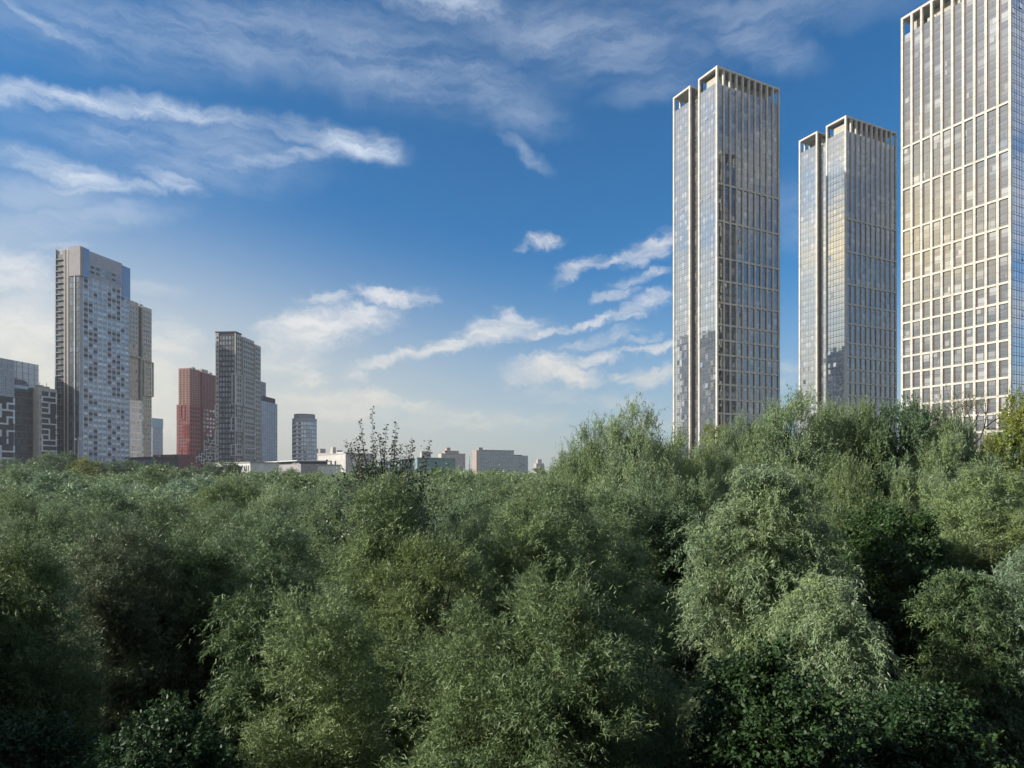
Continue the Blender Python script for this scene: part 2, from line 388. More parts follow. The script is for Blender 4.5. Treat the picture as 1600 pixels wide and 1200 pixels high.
        # recess cheeks
        for y in (11.61, 16.55):
            MB().fbox(O, U, N, y, y + .14, 0, ZT - 1, -2.9, -.97).build('recess_cheek', [M['reveal']], t)
    # crown beams
    mb = MB()
    z0, z1 = ZT - .9, ZT
    mb.box(.9, TW - .9, .02, .95, z0, z1 - .01); mb.box(.9, TW - .9, TD - .95, TD - .02, z0, z1 - .01)
    for x0, x1 in ((.02, .93), (TW - .93, TW - .02)):
        mb.box(x0, x1, .95, 11.6, z0, z1 - .02); mb.box(x0, x1, 16.7, TD - .95, z0, z1 - .02)
    mb.box(.93, TW - .93, 10.7, 11.6, z0, z1 - .03); mb.box(.93, TW - .93, 16.7, 17.6, z0, z1 - .03)
    mb.build('crown_beam', [M['stone']], t)
    for ya, yb in ((.97, 10.68), (17.62, TD - .97)):
        MB().box(.97, TW - .97, ya, yb, z0 + .15, z1 - .25).build('crown_ceiling', [M['slab']], t)
    return t
ca, sa = 0.888, 0.460
c1 = at(1120.5, 290)
framed_tower(c1, math.atan2(sa, ca), 'leftmost of the three cream framed glass towers, its right side mirroring a neighbour', 1)
s2 = 290 * 643 / 565
c2 = at(1322, s2)
framed_tower(c2, math.atan2(sa, ca) - R(1.5), 'smallest looking framed glass tower, between the other two, with gold tinted left side', 2)
c3 = at(1407.5, 290 * 643 / 716)
framed_tower(c3, math.atan2(-ca, sa), 'biggest framed tower at the right edge, a sunlit cream grid of tall windows', 3)

# ------------------------------------------------------------------ generic blocks for the other buildings
class Bld:
    def __init__(s, name, px, Y, vr, label, cat='building', group=None):
        """px: picture column of the near corner, Y its distance, vr: column its right side's lines run towards"""
        a = math.atan2(vr - 800, F)
        s.x, s.y = at(px, Y); s.Y = Y
        s.ax = (math.sin(a), math.cos(a)); s.ay = (-math.cos(a), math.sin(a))
        s.rz = math.atan2(s.ax[1], s.ax[0])
        s.e = empty(name, (s.x, s.y, 0), s.rz, label, cat, group)
        s.wins = []; s.rr = random.Random(int(px * 7 + Y))
    def len_to(s, px, axis='x', off=(0, 0)):
        d = s.ax if axis == 'x' else s.ay
        k = (px - 800) / F
        X0 = s.x + off[0] * s.ax[0] + off[1] * s.ay[0]; Y0 = s.y + off[0] * s.ax[1] + off[1] * s.ay[1]
        return (k * Y0 - X0) / (d[0] - k * d[1])
    def z(s, py, x=0, y=0):
        return zat(py, s.y + x * s.ax[1] + y * s.ay[1])
    def part(s, name, mb, mats): return mb.build(name, [M[m] if isinstance(m, str) else m for m in mats], s.e)
    def box(s, name, x0, x1, y0, y1, z0, z1, m): return s.part(name, MB().box(x0, x1, y0, y1, z0, z1), [m])
    def face(s, which, x0=0, y0=0):
        # 'R': the plane y = y0 running along x, 'F': the plane x = x0 running along y
        return ((x0, y0), (1, 0), (0, -1)) if which == 'R' else ((x0, y0), (0, 1), (-1, 0))
    def windows(s, face, u0, u1, nc, z0, z1, nr, wf=.5, hf=.5, pane='win', frame='frame', skip=0.0, alt=None, pick=None, sill=False):
        O, U, N = face; cw = (u1 - u0) / nc; rh = (z1 - z0) / nr
        for r in range(nr):
            for c in range(nc):
                if s.rr.random() < skip: continue
                pn, fr, wf_, hf_ = pane, frame, wf, hf
                if pick:
                    q = pick(r, c)
                    if q is None: continue
                    pn, fr, wf_, hf_ = q
                ua = u0 + c * cw + cw * (1 - wf_) / 2; ub = ua + cw * wf_
                za = z0 + r * rh + rh * (1 - hf_) / 2; zb = za + rh * hf_
                mb = MB(); t = min(.12, (ub - ua) * .1)
                mb.fquad(O, U, N, ua + t, ub - t, za + t, zb - t, .03, 0, s.rr.random(), s.rr.gauss(0, .006), s.rr.gauss(0, .006))
                mb.fbox(O, U, N, ua, ub, za, za + t, .0, .10, 1); mb.fbox(O, U, N, ua, ub, zb - t, zb, .0, .10, 1)
                mb.fbox(O, U, N, ua, ua + t, za + t, zb - t, .0, .10, 1); mb.fbox(O, U, N, ub - t, ub, za + t, zb - t, .0, .10, 1)
                if ub - ua > 1.6:
                    um = (ua + ub) / 2; mb.fbox(O, U, N, um - .04, um + .04, za + t, zb - t, .0, .09, 1)
                s.wins.append((zb, (ub - ua) * (zb - za), mb, pn, fr))
    def outline(s, mb, face, u0, u1, z0, z1, t=.8, d=.5, mi=0):
        O, U, N = face
        mb.fbox(O, U, N, u0, u1, z0, z0 + t, .02, d, mi); mb.fbox(O, U, N, u0, u1, z1 - t, z1, .02, d, mi)
        mb.fbox(O, U, N, u0, u0 + t, z0 + t, z1 - t, .02, d, mi); mb.fbox(O, U, N, u1 - t, u1, z0 + t, z1 - t, .02, d, mi)
    def finish(s):
        s.wins.sort(key=lambda w: (w[0] < H + 1, -w[1] if w[0] > H else -w[0]))
        for zb, ar, mb, pn, fr in s.wins[:100]: mb.build('window', [M[pn], M[fr]], s.e)
        rest = {}
        for zb, ar, mb, pn, fr in s.wins[100:]:
            big = rest.setdefault((pn, fr), MB()); b = len(big.v)
            big.v += mb.v; big.f += [tuple(b + i for i in f) for f in mb.f]; big.m += mb.m; big.r += mb.r
        for (pn, fr), big in rest.items(): big.build('window', [M[pn], M[fr]], s.e, 'stuff')
def roofkit(b, x0, x1, y0, y1, z, n=3, m='metal', seed=1):
    rr = random.Random(seed)
    for k in range(n):
        x = x0 + (x1 - x0) * (k + .5) / n; y = y0 + (y1 - y0) * rr.uniform(.3, .7)
        s = rr.uniform(.8, 1.8)
        b.part('roof_unit', MB().box(x - s, x + s, y - s * .7, y + s * .7, z, z + rr.uniform(1.0, 2.2)).box(x - .1, x + .1, y - .1, y + .1, z + .5, z + 3.6), [m])

# --- tall panel tower on the left
b = Bld('panel_tower', 124, 400, 1059, 'tallest tower on the left, pale chequered panel side and dark glass front with beige ribs', 'tower')
L = b.len_to(202.5); Wf = b.len_to(88, 'y'); ZT1 = b.z(385.6)
b.box('body', 0, L, 0, Wf, 0, ZT1 - 14, 'pale'); b.box('top_storeys', .3, L, 3.2, Wf, ZT1 - 14, ZT1, 'pale')
b.part('crown_front', MB().box(-.6, 3, -1.2, Wf * .42, ZT1 - 17, ZT1 + .2), ['greyv'])
b.part('crown_glazing', MB().box(2, 5.6, -1.25, 0, ZT1 - 16.9, ZT1 + .1), ['bglass'])
b.part('crown_glazing', MB().fquad((0, 0), (1, 0), (0, -1), 8, L - 10, ZT1 - 8, ZT1 - 2, -3.0, 0, .2).fquad if False else MB().box(9, L - 9, 2.9, 3.19, ZT1 - 7, ZT1 - 2), ['bglass'])
b.part('crown_glazing', MB().box(L - 6, L + .3, -.25, 3.0, ZT1 - 22, ZT1 - 1.5), ['bglass'])
b.box('top_storeys', 3.02, L - 6.02, -.15, 3.1, ZT1 - 14, ZT1 - .3, 'pale')
fF = b.face('F')
g_ = MB(); nfl = 44; fh = ZT1 / nfl
for (u0, u1, mk) in ((0.3, Wf * .42, 0), (Wf * .72, Wf - .2, 1)):
    mb = MB()
    for k in range(nfl - (5 if mk == 0 else 1)):
        nc = 3
        for c in range(nc):
            ua = u0 + (u1 - u0) * c / nc; ub = u0 + (u1 - u0) * (c + 1) / nc
            mb.fquad(*fF, ua + .1, ub - .1, k * fh + .5, (k + 1) * fh, .12, 0, b.rr.random(), b.rr.gauss(0, .01), b.rr.gauss(0, .01))
        mb.fbox(*fF, u0, u1, k * fh, k * fh + .4, .02, .3 if mk == 0 else 1.0, 1 if mk == 0 else 2)
    b.part('glass_front', mb, ['navy', 'frame', 'greyv'])
for u in (Wf * .46, Wf * .61): b.part('rib', MB().fbox(*fF, u, u + .7, 0, ZT1 - 1, .02, .35), ['beige'])
b.part('glass_front', MB().fbox(*fF, Wf * .42, Wf * .46, 0, ZT1 - 17.1, .02, .2).fbox(*fF, Wf * .46 + .7, Wf * .61, 0, ZT1 - 1.1, .02, .2).fbox(*fF, Wf * .61 + .7, Wf * .72, 0, ZT1 - 1.1, .02, .2), ['frame'])
b.part('rib', MB().fbox(*fF, Wf - .2, Wf + .5, 0, ZT1 - .4, -.2, .6), ['pale'])
b.part('rib', MB().fbox(*fF, Wf*.17, Wf*.17+.45, 0, ZT1 - 17, .31, .55), ['white'])
fR = b.face('R')
pr = random.Random(3)
dk = {}
for blk in range(10):
    for (c0, w_) in ((0, 1), (1, 1), (2, 1), (5, 1), (6, 1), (7, 1), (8, 1)):
        for r in range(4):
            if pr.random() < .46: dk[(blk * 4 + r + (c0 % 3), c0)] = 1
def pk(r, c):
    if c in (3, 4, 9): return ('winlight', 'white', .80, .50)
    if (r, c) in dk: return ('black', 'frame', .80, .50)
    return ('winlight', 'white', .74, .50)
b.windows(fR, 2.6, L - .5, 10, 4, ZT1 - 17, 38, pick=pk)
b.windows(b.face('R', 0, -.15), 7, L - 7, 6, ZT1 - 14, ZT1 - 8, 2, pick=lambda r, c: ('dglass' if c in (0, 1, 4) else 'winlight', 'frame', .7, .5))
b.windows(b.face('F', 0, 0), Wf * .46, Wf * .46 + .1, 1, 1, 2, 1)
roofkit(b, 5, L - 5, 5, Wf - 3, ZT1, 3)
for k in range(10):   # white grid ribs between window columns
    cw = (L - 3.1) / 10
    b.part('panel_rib', MB().fbox(*fR, 2.6 + k * cw - .22, 2.6 + k * cw + .22, 0, ZT1 - 16, .02, .22), ['white'])
b.finish()

# --- beige tower behind it
b = Bld('residential_tower', 196, 470, 950, 'beige tower with dark vertical recess, right behind the tallest left tower', 'tower')
L = b.len_to(237); Wf = 16; zt = zat(472, 480); xr = b.len_to(217)
b.box('body', 0, xr - .5, 0, Wf, 0, zt, 'beige2'); b.box('recess', xr - .5, xr + 4, 1.5, Wf, 0, zt - 2, 'darkb'); b.box('body', xr + 4, L, 0, Wf, 0, zt - 1, 'beige2')
b.windows(b.face('R'), 1, xr - 1, 4, 8, zt - 3, 38, .42, .55, 'win', 'frame'); b.windows(b.face('R'), xr + 4.5, L - .5, 4, 8, zt - 3, 38, .42, .55)
b.windows(b.face('R', 0, 1.5), xr - .2, xr + 3.7, 2, 8, zt - 4, 38, .5, .6, 'dglass')
b.box('lower_glazing', 2, xr + 2, -2.2, -.01, 0, zat(627, 480), 'winlight')
b.windows(b.face('R', 0, -2.2), 2, xr + 2, 6, 2, zat(627, 480), 15, .85, .75, 'winlight', 'white')
mb = MB(); b.outline(mb, b.face('R'), 1.5, xr + 1.5, zat(627, 480) + .2, zat(557, 480), .8, 1.6); b.part('panel_outline', mb, ['beige2'])
mb = MB(); b.outline(mb, b.face('R'), xr + 4, L + .8, zat(616, 480), zat(560, 480), .6, 1.2); b.part('panel_outline', mb, ['beige2'])
roofkit(b, 3, L - 3, 3, 10, zt - .1, 4)
b.finish()

# --- small pale block between the towers
b = Bld('office_block', 238, 720, 1200, 'small distant pale block with a blue band on top, just right of the beige tower', 'building')
L = b.len_to(254.5); zt = zat(653, 720)
b.box('body', 0, L, 0, 10, 0, zt - 10, 'pale'); b.box('top_band', -.2, L + .2, -.2, 10, zt - 10, zt, 'bglass')
b.windows(b.face('R'), .5, L - .5, 6, 10, zt - 11, 16, .6, .4, 'winlight', 'pale'); b.finish()

# --- far left complex
def maze(b, face, u0, u1, z0, z1, cell, seed, base, line, t=.9, d=.45):
    O, U, N = face; rr = random.Random(seed)
    b.part('dark_backing', MB().fbox(O, U, N, u0, u1, z0, z1, .02, .12), ['frame' if base == 'black' else base])
    nu = max(1, int((u1 - u0) / cell)); nz = max(1, int((z1 - z0) / cell)); cu = (u1 - u0) / nu; cz = (z1 - z0) / nz
    for j in range(nz):
        mb = MB(); z = z0 + j * cz; run = None
        for i in range(nu + 1):
            u = u0 + i * cu
            if rr.random() < .55: mb.fbox(O, U, N, u - t / 2 + .01, u + t / 2 - .01, z + t / 2, z + cz - t / 2, .13, d - .02)
            if i < nu and rr.random() < .62: mb.fbox(O, U, N, u - t / 2, u + cu + t / 2, z - t / 2, z + t / 2, .13, d)
        if mb.v: b.part('trim', mb, [line])
b = Bld('office_building', -70, 330, 1000, 'pale building with blue glass corner and white maze pattern at the left edge', 'building')
L = b.len_to(22.5); zt = b.z(559, b.len_to(0)); fR = b.face('R')
b.box('body', 0, L, 0, 14, 0, zt, 'pale'); b.box('blue_glazing', 40, 75, 29, 45, 0, zt + 5.5, 'bglass')
f2 = b.face('R', 0, 29); mb = MB()
for k in range(1, 8): mb.fbox(*f2, 40, 75, zt + 5.5 - k * 3.3, zt + 5.7 - k * 3.3, .01, .1)
for k in range(1, 9): mb.fbox(*f2, 40 + 4 * k, 40.2 + 4 * k, 0, zt + 5.5, .01, .11)
b.part('glazing_bars', mb, ['mull'])
z_m = b.z(618, L)
b.windows(fR, 1, L - .3, 14, z_m, zt - 2, 5, .45, .6, 'win', 'frame', skip=.15)
maze(b, fR, 1, L - .5, 4, z_m - 1, 3.6, 4, 'black', 'white', .9)
roofkit(b, 2, L, 3, 12, zt, 3); b.finish()

b = Bld('glass_office', 23, 380, 1176, 'low dark glass block with thin horizontal balcony lines left of the tallest tower', 'building')
L = b.len_to(61.5); zt = b.z(601); fR = b.face('R')
b.box('body', 0, L, 0, 12, 0, zt - 2, 'darkp'); b.box('parapet', -.3, L + .1, -.5, 12, zt - 2, zt, 'bglass')
b.windows(fR, .3, L - .3, 9, 3, zt - 3, 16, .94, .7, 'navy', 'frame')
for k in range(17):
    z = 3 + (zt - 6) / 16 * k
    b.part('balcony_line', MB().fbox(*fR, 0, L, z - .12, z + .12, .12, .6), ['mull'])
b.finish()

b = Bld('patterned_building', 61, 388, 1150, 'low beige building with maze pattern window strips wedged against the tallest left tower', 'building')
L = b.len_to(89); zt = b.z(605); fR = b.face('R')
b.box('body', 0, L, 0, 12, 0, zt, 'beige2')
maze(b, fR, 1.6, L - .6, 6, zt - 2, 3.0, 9, 'black', 'white', .8)
b.windows(fR, .15, 1.5, 1, 6, zt - 3, 12, .5, .5); roofkit(b, 2, L, 3, 9, zt, 2); b.finish()

# --- low dark block and striped red one
b = Bld('low_building', 243, 400, 1500, 'low long dark glazed building at the feet of the beige tower', 'building')
Wf = b.len_to(196, 'y'); zt = zat(715, 400)
b.box('body', 0, 14, 0, Wf, 0, zt, 'darkp'); b.box('roof_edge', -.4, 14.2, -.4, Wf + .2, zt, zt + .6, 'frame')
b.windows(b.face('F'), .5, Wf - .5, 12, 2, zt - .4, 7, .9, .7, 'bglass', 'frame'); b.finish()

b = Bld('striped_building', 277, 415, 1300, 'low red and black building with white stripes left of the red tower', 'building')
Wf = b.len_to(240, 'y'); zt = zat(710, 415); fF = b.face('F')
b.box('body', 0, 12, 0, Wf, 0, zt, 'maroon')
for (k, mm) in ((.02, 'darkp'), (.30, 'brightred'), (.58, 'darkp'), (.80, 'brightred'), (.90, 'darkp')):
    b.part('stripe', MB().fbox(*fF, Wf * k, Wf * (k + .09), 0, zt, .02, .35), [mm])
b.part('stripe', MB().fbox(*fF, Wf * .70, Wf * .76, 3, zt - .5, .02, .4), ['whitewall'])
mb = MB(); x = Wf * .05
for k in range(6):
    b.outline(mb, fF, x, x + 1.8, 9 + (k % 3) * 2, 13 + (k % 2) * 2, .5, .4); x += 2.1
b.part('white_outline', mb, ['whitewall'])
b.windows(fF, Wf * .1, Wf * .6, 4, 12, zt - 1, 3, .4, .5); b.finish()

# --- red tower
b = Bld('red_tower', 296, 560, 1000, 'red and rose apartment tower with white outlined lower corner, left of the charcoal tower', 'tower')
zt = b.z(575); Wf = b.len_to(279, 'y'); L = b.len_to(345); fF = b.face('F'); fR = b.face('R'); zm = b.z(632)
xr0, xr1 = b.len_to(312), b.len_to(316)
b.box('upper_body', 0, xr0, 0, Wf, zm, zt, 'red2'); b.box('upper_recess', xr0, xr1, 1.2, Wf, 0, zt - .4, 'maroon'); b.box('upper_body', xr1, L, 0, Wf, zm, zt - 1.2, 'red')
b.box('lower_body', -.4, xr0, -.4, Wf + 1.6, 0, zm, 'red'); b.box('lower_body', xr1, L + .3, -.4, Wf, 0, zm, 'maroon')
b.box('roof_block', xr1 + 4, xr1 + 12, 3, 8, zt - 1.2, zt + 2.5, 'beige')
b.windows(fF, .3, Wf - .3, 3, zm, zt - 1, 15, .5, .5, 'black', 'frame')
b.windows(fR, .4, xr0 - .3, 4, zm, zt - 1, 15, .55, .52, 'black', 'frame')
b.windows(fR, xr1 + .3, L - .3, 6, zm, zt - 2, 15, .55, .52, 'black', 'frame')
b.windows(b.face('R', 0, -.4), .2, xr0 - .3, 4, 8, zm - 1, 19, .55, .55, 'black', 'frame')
b.windows(b.face('R', 0, -.4), xr1 + .3, L - .3, 6, 8, zm - 1, 19, .55, .5, 'winlight', 'whitewall', skip=.25)
b.windows(b.face('F', -.4), .2, Wf, 4, 8, zm - 1, 24, .42, .5, 'dglass', 'frame')
mb = MB()
for (u0, u1, a, c) in ((.4, 2.6, 662, 684), (3.4, 5.4, 662, 684), (.4, 2.6, 690, 716), (4, 7.8, 632, 655), (.5, 7.5, 700, 714), (3.6, 8, 715, 735)):
    b.outline(mb, b.face('F', -.4), u0, u1, b.z(c), b.z(a), .55, .35)
b.part('red_outline', mb, ['brightred'])
maze(b, b.face('R', 0, -.4), b.len_to(318), L - .2, b.z(722), b.z(680), 2.5, 12, 'darkp', 'whitewall', .6)
maze(b, b.face('R', 0, -.4), b.len_to(306), b.len_to(318) - .5, b.z(724), b.z(702), 2.5, 13, 'darkp', 'whitewall', .6)
roofkit(b, 3, L - 3, 2, 6, zt, 3); b.finish()

# --- charcoal and beige tower
b = Bld('charcoal_tower', 368, 500, 880, 'tower with charcoal front and beige stepped right side with white outline boxes', 'tower')
zt = b.z(519.5); Wf = b.len_to(337.5, 'y'); L = b.len_to(407.5); fF = b.face('F'); fR = b.face('R')
xa, xb = b.len_to(377), b.len_to(380); xc, xd = b.len_to(397), b.len_to(399)
b.box('front_body', 0, 2, 0, Wf, 0, zt, 'darkp')
b.box('side_body', 2, xa, .0, Wf, 0, zt - .3, 'beige'); b.box('recess', xa, xb, 1.5, Wf, 0, zt - .5, 'darkb'); b.box('side_body', xb, xc, -.1, Wf, 0, zt - .6, 'beige')
b.box('recess', xc, xd, 1.5, Wf, 0, zt - 1.5, 'darkb'); b.box('side_body', xd, L, 0, Wf, 0, zt - 2.5, 'beige')
for (u0, u1) in ((-.4, .6), (Wf - 2.2, Wf + .2)): b.part('light_edge', MB().fbox(*fF, u0, u1, 0, zt - .2, .02, .3), ['beige2'])
b.part('cornice', MB().box(-.5, xa, -.5, Wf + .4, zt, zt + .9), ['darkp'])
b.windows(fF, .9, Wf - 2.4, 5, 6, zt - 2, 30, .5, .55, 'winlight', 'whitewall')
b.windows(b.face('F', -.31), Wf - 2.2, Wf, 1, 6, zt - 2, 34, .4, .5)
b.windows(fR, .5, xa - .3, 3, 6, zt - 2, 30, .46, .58, 'black'); b.windows(b.face('R', 0, -.1), xb + .4, xc - .4, 5, 6, zt - 2, 30, .48, .6, 'black'); b.windows(fR, xd + .3, L - .3, 3, 6, zt - 4, 30, .45, .55, 'black')
for (y0, y1, w0) in ((584, 632, 3.0), (652, 674, 3.6), (694, 712, 3.6)):
    mb = MB(); b.outline(mb, b.face('F', -.3), -.8, w0 - .6, b.z(y1), b.z(y0), .5, .9); b.outline(mb, fR, -.6, xa + .4, b.z(y1), b.z(y0), .5, .9); b.part('outline_box', mb, ['whitewall'])
for (y0, y1) in ((588, 635), (658, 678), (678, 700), (700, 716)):
    mb = MB(); b.outline(mb, b.face('R', 0, -.1), xb, xc + .8, b.z(y1, xb), b.z(y0, xb), .6, 1.0); b.part('outline_box', mb, ['whitewall'])
for (y0, y1) in ((632, 652), (672, 696), (706, 718)):
    mb = MB(); b.outline(mb, fF, Wf - 2.3, Wf + .6, b.z(y1), b.z(y0), .55, .9); b.part('outline_box', mb, ['whitewall'])
roofkit(b, 8, L - 6, 4, 10, zt - .3, 3); b.finish()

# --- two towers behind it
b = Bld('slab_tower', 404, 640, 900, 'narrow violet grey tower peeking out behind the right side of the charcoal tower', 'tower')
L = b.len_to(415.5); zt = zat(597, 650)
b.box('body', 0, L, 0, 14, 0, zt, 'greyv'); b.windows(b.face('R'), .5, L - .5, 4, 8, zt - 2, 26, .45, .55, 'win'); b.finish()
b = Bld('blue_white_tower', 410, 600, 900, 'blue and white striped apartment tower with dark top, right of the charcoal tower', 'tower')
L = b.len_to(433); zt = zat(629, 615); zq = zat(621, 615)
b.box('body', 0, L, 0, 14, 0, zt, 'pale'); b.box('top_band', 1.5, L - 2.5, .6, 14, zt, zq, 'darkp')
b.windows(b.face('R'), .5, L - .5, 9, 8, zt - 1, 28, .62, .62, 'bglass', 'white', skip=.06)
for k in range(9): b.part('white_rib', MB().fbox(*b.face('R'), .3 + k * (L - 1) / 8, .8 + k * (L - 1) / 8, 6, zt, .02, .35), ['white'])
b.finish()

# --- round tower
Yc = 520; cx = at(470.2, Yc)[0]; rad = 37.5 / F * Yc / 2; zt = zat(653, Yc)
t = empty('round_tower', (cx, Yc + rad, 0), 0, 'round grey tower with stacked white balconies standing alone right of the blue and white one', 'tower')
def ring(mb, r0, z0, z1, n=28, a0=0, a1=2 * math.pi, mi=0, thick=None):
    for k in range(n):
        p, q = a0 + (a1 - a0) * k / n, a0 + (a1 - a0) * (k + 1) / n
        th = thick or r0
        i0 = r0 - th
        mb.hexa([(r0 * math.cos(p), r0 * math.sin(p), z0), (r0 * math.cos(q), r0 * math.sin(q), z0), (i0 * math.cos(q), i0 * math.sin(q), z0), (i0 * math.cos(p), i0 * math.sin(p), z0),
                 (r0 * math.cos(p), r0 * math.sin(p), z1), (r0 * math.cos(q), r0 * math.sin(q), z1), (i0 * math.cos(q), i0 * math.sin(q), z1), (i0 * math.cos(p), i0 * math.sin(p), z1)], mi)
mb = MB(); ring(mb, rad, 0, zt); mb.build('body', [M['pale']], t)
mb = MB(); ring(mb, rad * .86, zt, zat(646, Yc)); mb.build('top_ring', [M['greyv']], t)
nfl = 16; zb0, zb1 = 8, zt - 3
rr = random.Random(8); vis = []
for k in range(nfl):
    z = zb0 + (zb1 - zb0) * k / nfl; fh = (zb1 - zb0) / nfl
    for j in range(14):
        a = R(-178) + R(176) * (j + .5) / 14; da = R(176) / 14 * .40
        U = (-math.sin(a), math.cos(a)); N = (math.cos(a), math.sin(a)); O = (rad * N[0], rad * N[1]); hw = rad * da
        m1 = MB(); m1.fquad(O, U, N, -hw, hw, z + .9, z + fh - .3, .12, 0, rr.random()); m1.fbox(O, U, N, -hw - .12, hw + .12, z + .7, z + .9, -.1, .2, 1); m1.fbox(O, U, N, -hw - .12, hw + .12, z + fh - .3, z + fh - .12, -.1, .2, 1)
        vis.append((abs(a + math.pi / 2), m1))
    mb = MB(); ring(mb, rad + 1.2, z + .1, z + .6, 8, R(-128), R(-88), 0, 1.2); bal = mb.build('balcony', [M['whitewall']], t)
    mb = MB(); ring(mb, rad + 1.2, z + .6, z + 1.25, 8, R(-126), R(-90), 0, .1); mb.build('railing', [M['white']], bal)
vis.sort(key=lambda q: q[0])
for q, m1 in vis[:100]: m1.build('window', [M['winlight'], M['white']], t)
big = MB()
for q, mb in vis[100:]:
    bb = len(big.v); big.v += mb.v; big.f += [tuple(bb + i for i in f) for f in mb.f]; big.m += mb.m; big.r += mb.r
big.build('window', [M['winlight'], M['white']], t, 'stuff')

# --- low school-like blocks in front of them
b = Bld('white_pavilion', 391, 345, 1700, 'low white building with small square dark windows in front of the charcoal tower', 'building')
Wf = b.len_to(330, 'y'); zt = zat(723, 345)
b.box('body', 0, 16, 0, Wf, 0, zt, 'whitewall'); b.box('roof_edge', -.5, 16.4, -.5, Wf + .3, zt, zt + .5, 'slab')
b.windows(b.face('F'), .6, 6.2, 3, 6, zt - .6, 4, .42, .62, 'dglass', 'frame'); b.windows(b.face('F'), 7, Wf - 1, 7, 6, zt - .6, 4, .6, .5, 'win', 'frame'); b.finish()
b = Bld('grey_pavilion', 470, 350, 2200, 'low violet grey building with long white roof edge before the round tower', 'building')
Wf = b.len_to(392, 'y'); zt = zat(725, 350); fF = b.face('F')
b.box('body', 0, 18, 0, Wf, 0, zt, 'greyv'); b.box('roof_edge', -.8, 18.5, 4, Wf + 3, zt + 1.6, zt + 2.1, 'whitewall'); b.box('clerestory', 1.2, 16, 5, Wf - 3, zt, zt + 1.6, 'darkp')
b.box('wall_panel', -.2, -.01, Wf * .55, Wf * .98, 0, zt - .3, 'farwall')
b.windows(b.face('F', 1.2), 5.2, 16, 7, zt, zt + 1.6, 1, .8, .8, 'winlight', 'whitewall')
b.windows(b.face('F', -.21), Wf * .57, Wf * .96, 6, 8, zt - 1.5, 3, .5, .5, 'win', 'frame'); b.finish()
b = Bld('white_annex', 497, 355, 2600, 'small white annex with a strip of windows below the round tower', 'building')
Wf = b.len_to(471, 'y'); zt = zat(727, 355)
b.box('body', 0, 12, 0, Wf, 0, zt, 'whitewall'); b.box('roof_edge', -.4, 12.3, -.3, Wf + .2, zt, zt + .45, 'slab')
b.windows(b.face('F'), .5, Wf - .5, 7, zt - 5.6, zt - .4, 2, .8, .5, 'win', 'frame'); b.finish()
b = Bld('plaster_block', 540, 380, 2200, 'plain pinkish beige block with pairs of dark windows right of the round tower', 'building')
Wf = b.len_to(497, 'y'); zt = zat(709, 380); fF = b.face('F')
b.box('body', 0, 16, 0, Wf, 0, zt, 'plaster'); b.box('parapet', -.25, 16.2, -.25, Wf + .25, zt, zt + .5, 'farwall')
b.windows(fF, Wf * .27, Wf * .74, 3, 3, zt - 3, 6, .34, .62, 'dglass', 'frame')
b.box('stair_head', 4, 9, Wf * .3, Wf * .55, zt + .5, zt + 1.6, 'plaster')
b.box('chimney', 6, 8, Wf * .8, Wf * .9, zt + .5, zt + 5, 'farwall'); b.finish()
b = Bld('distant_block', 536, 560, 1500, 'faint far flat roofed block peeking over the pinkish beige one', 'building')
Wf = b.len_to(488, 'y'); zt = zat(707, 560)
b.box('body', 0, 12, 0, Wf, 0, zt, 'farwall'); b.box('roof_block', 2, 8, Wf * .25, Wf * .5, zt, zt + 2.2, 'farwall'); b.box('roof_block', 2, 8, Wf * .8, Wf * .95, zt, zt + 4, 'farwall')
b.windows(b.face('F'), 1, Wf - 1, 12, 6, zt - 1, 8, .4, .5); b.finish()
b = Bld('teal_shed', 652, 430, 3600, 'long low teal green shed behind the bare topped poplar', 'building')
Wf = b.len_to(541, 'y'); zt = b.z(716)
b.box('body', 0, 25, 0, Wf, 0, zt, 'teal'); b.box('roof_edge', -.4, 25.3, -.4, Wf + .3, zt, zt + .5, 'tealgrey')
b.box('roof_block', 3, 9, .5, 6, zt + .5, zt + 4.4, 'farwall'); b.windows(b.face('F'), 1, Wf - 1, 24, 4, zt - 1, 4, .6, .4, 'win', 'teal'); b.finish()
# --- distant apartment blocks in the middle
b = Bld('apartment_block', 690, 1000, 2900, 'distant beige apartment block with a stepped brown roof on the skyline', 'building')
L = b.len_to(727); zt = zat(709.5, 1010)
b.box('body', 0, L, 0, 14, 0, zt, 'farwall'); b.part('end_wall', MB().fbox(*b.face('F'), -.2, 14, 0, zt, .02, .4), ['beige2'])
b.box('roof_block', L * .18, L * .75, 2, 12, zt, zt + 5, 'brownwall'); b.box('roof_block', L * .25, L * .40, 3, 11, zt + 5, zt + 9.5, 'brownwall')
b.box('parapet', -.6, L + .5, -.5, 14.4, zt, zt + .8, 'brownwall')
b.windows(b.face('R'), .8, L - .8, 10, 6, zt - 1, 8, .5, .45, 'win', 'farwall'); b.finish()
b = Bld('apartment_block', 745, 800, 2900, 'distant teal grey apartment block with a brown end wall on the skyline', 'building')
L = b.len_to(803); zt = zat(704, 810); Wf = b.len_to(738.5, 'y')
b.box('body', 0, L, 0, max(Wf, 6), 0, zt, 'tealgrey'); b.part('end_wall', MB().fbox(*b.face('F'), -.2, max(Wf, 6), 0, zt + .3, .02, .4), ['brownwall'])
b.part('light_strip', MB().fbox(*b.face('R'), 0, 3.6, 0, zt + .2, .02, .3), ['beige2'])
b.box('roof_block', 3, 8, 1, 5, zt, zt + 3.4, 'brownwall'); b.box('parapet', 8, L + .4, -.4, 6.3, zt, zt + .7, 'greyv')
b.windows(b.face('R'), 4.4, L - .8, 14, 4, zt - 1, 9, .55, .5, 'win', 'tealgrey', skip=.05); b.finish()
b = Bld('apartment_block', 801, 860, 2900, 'low pale wing right beside the teal grey block on the skyline', 'building')
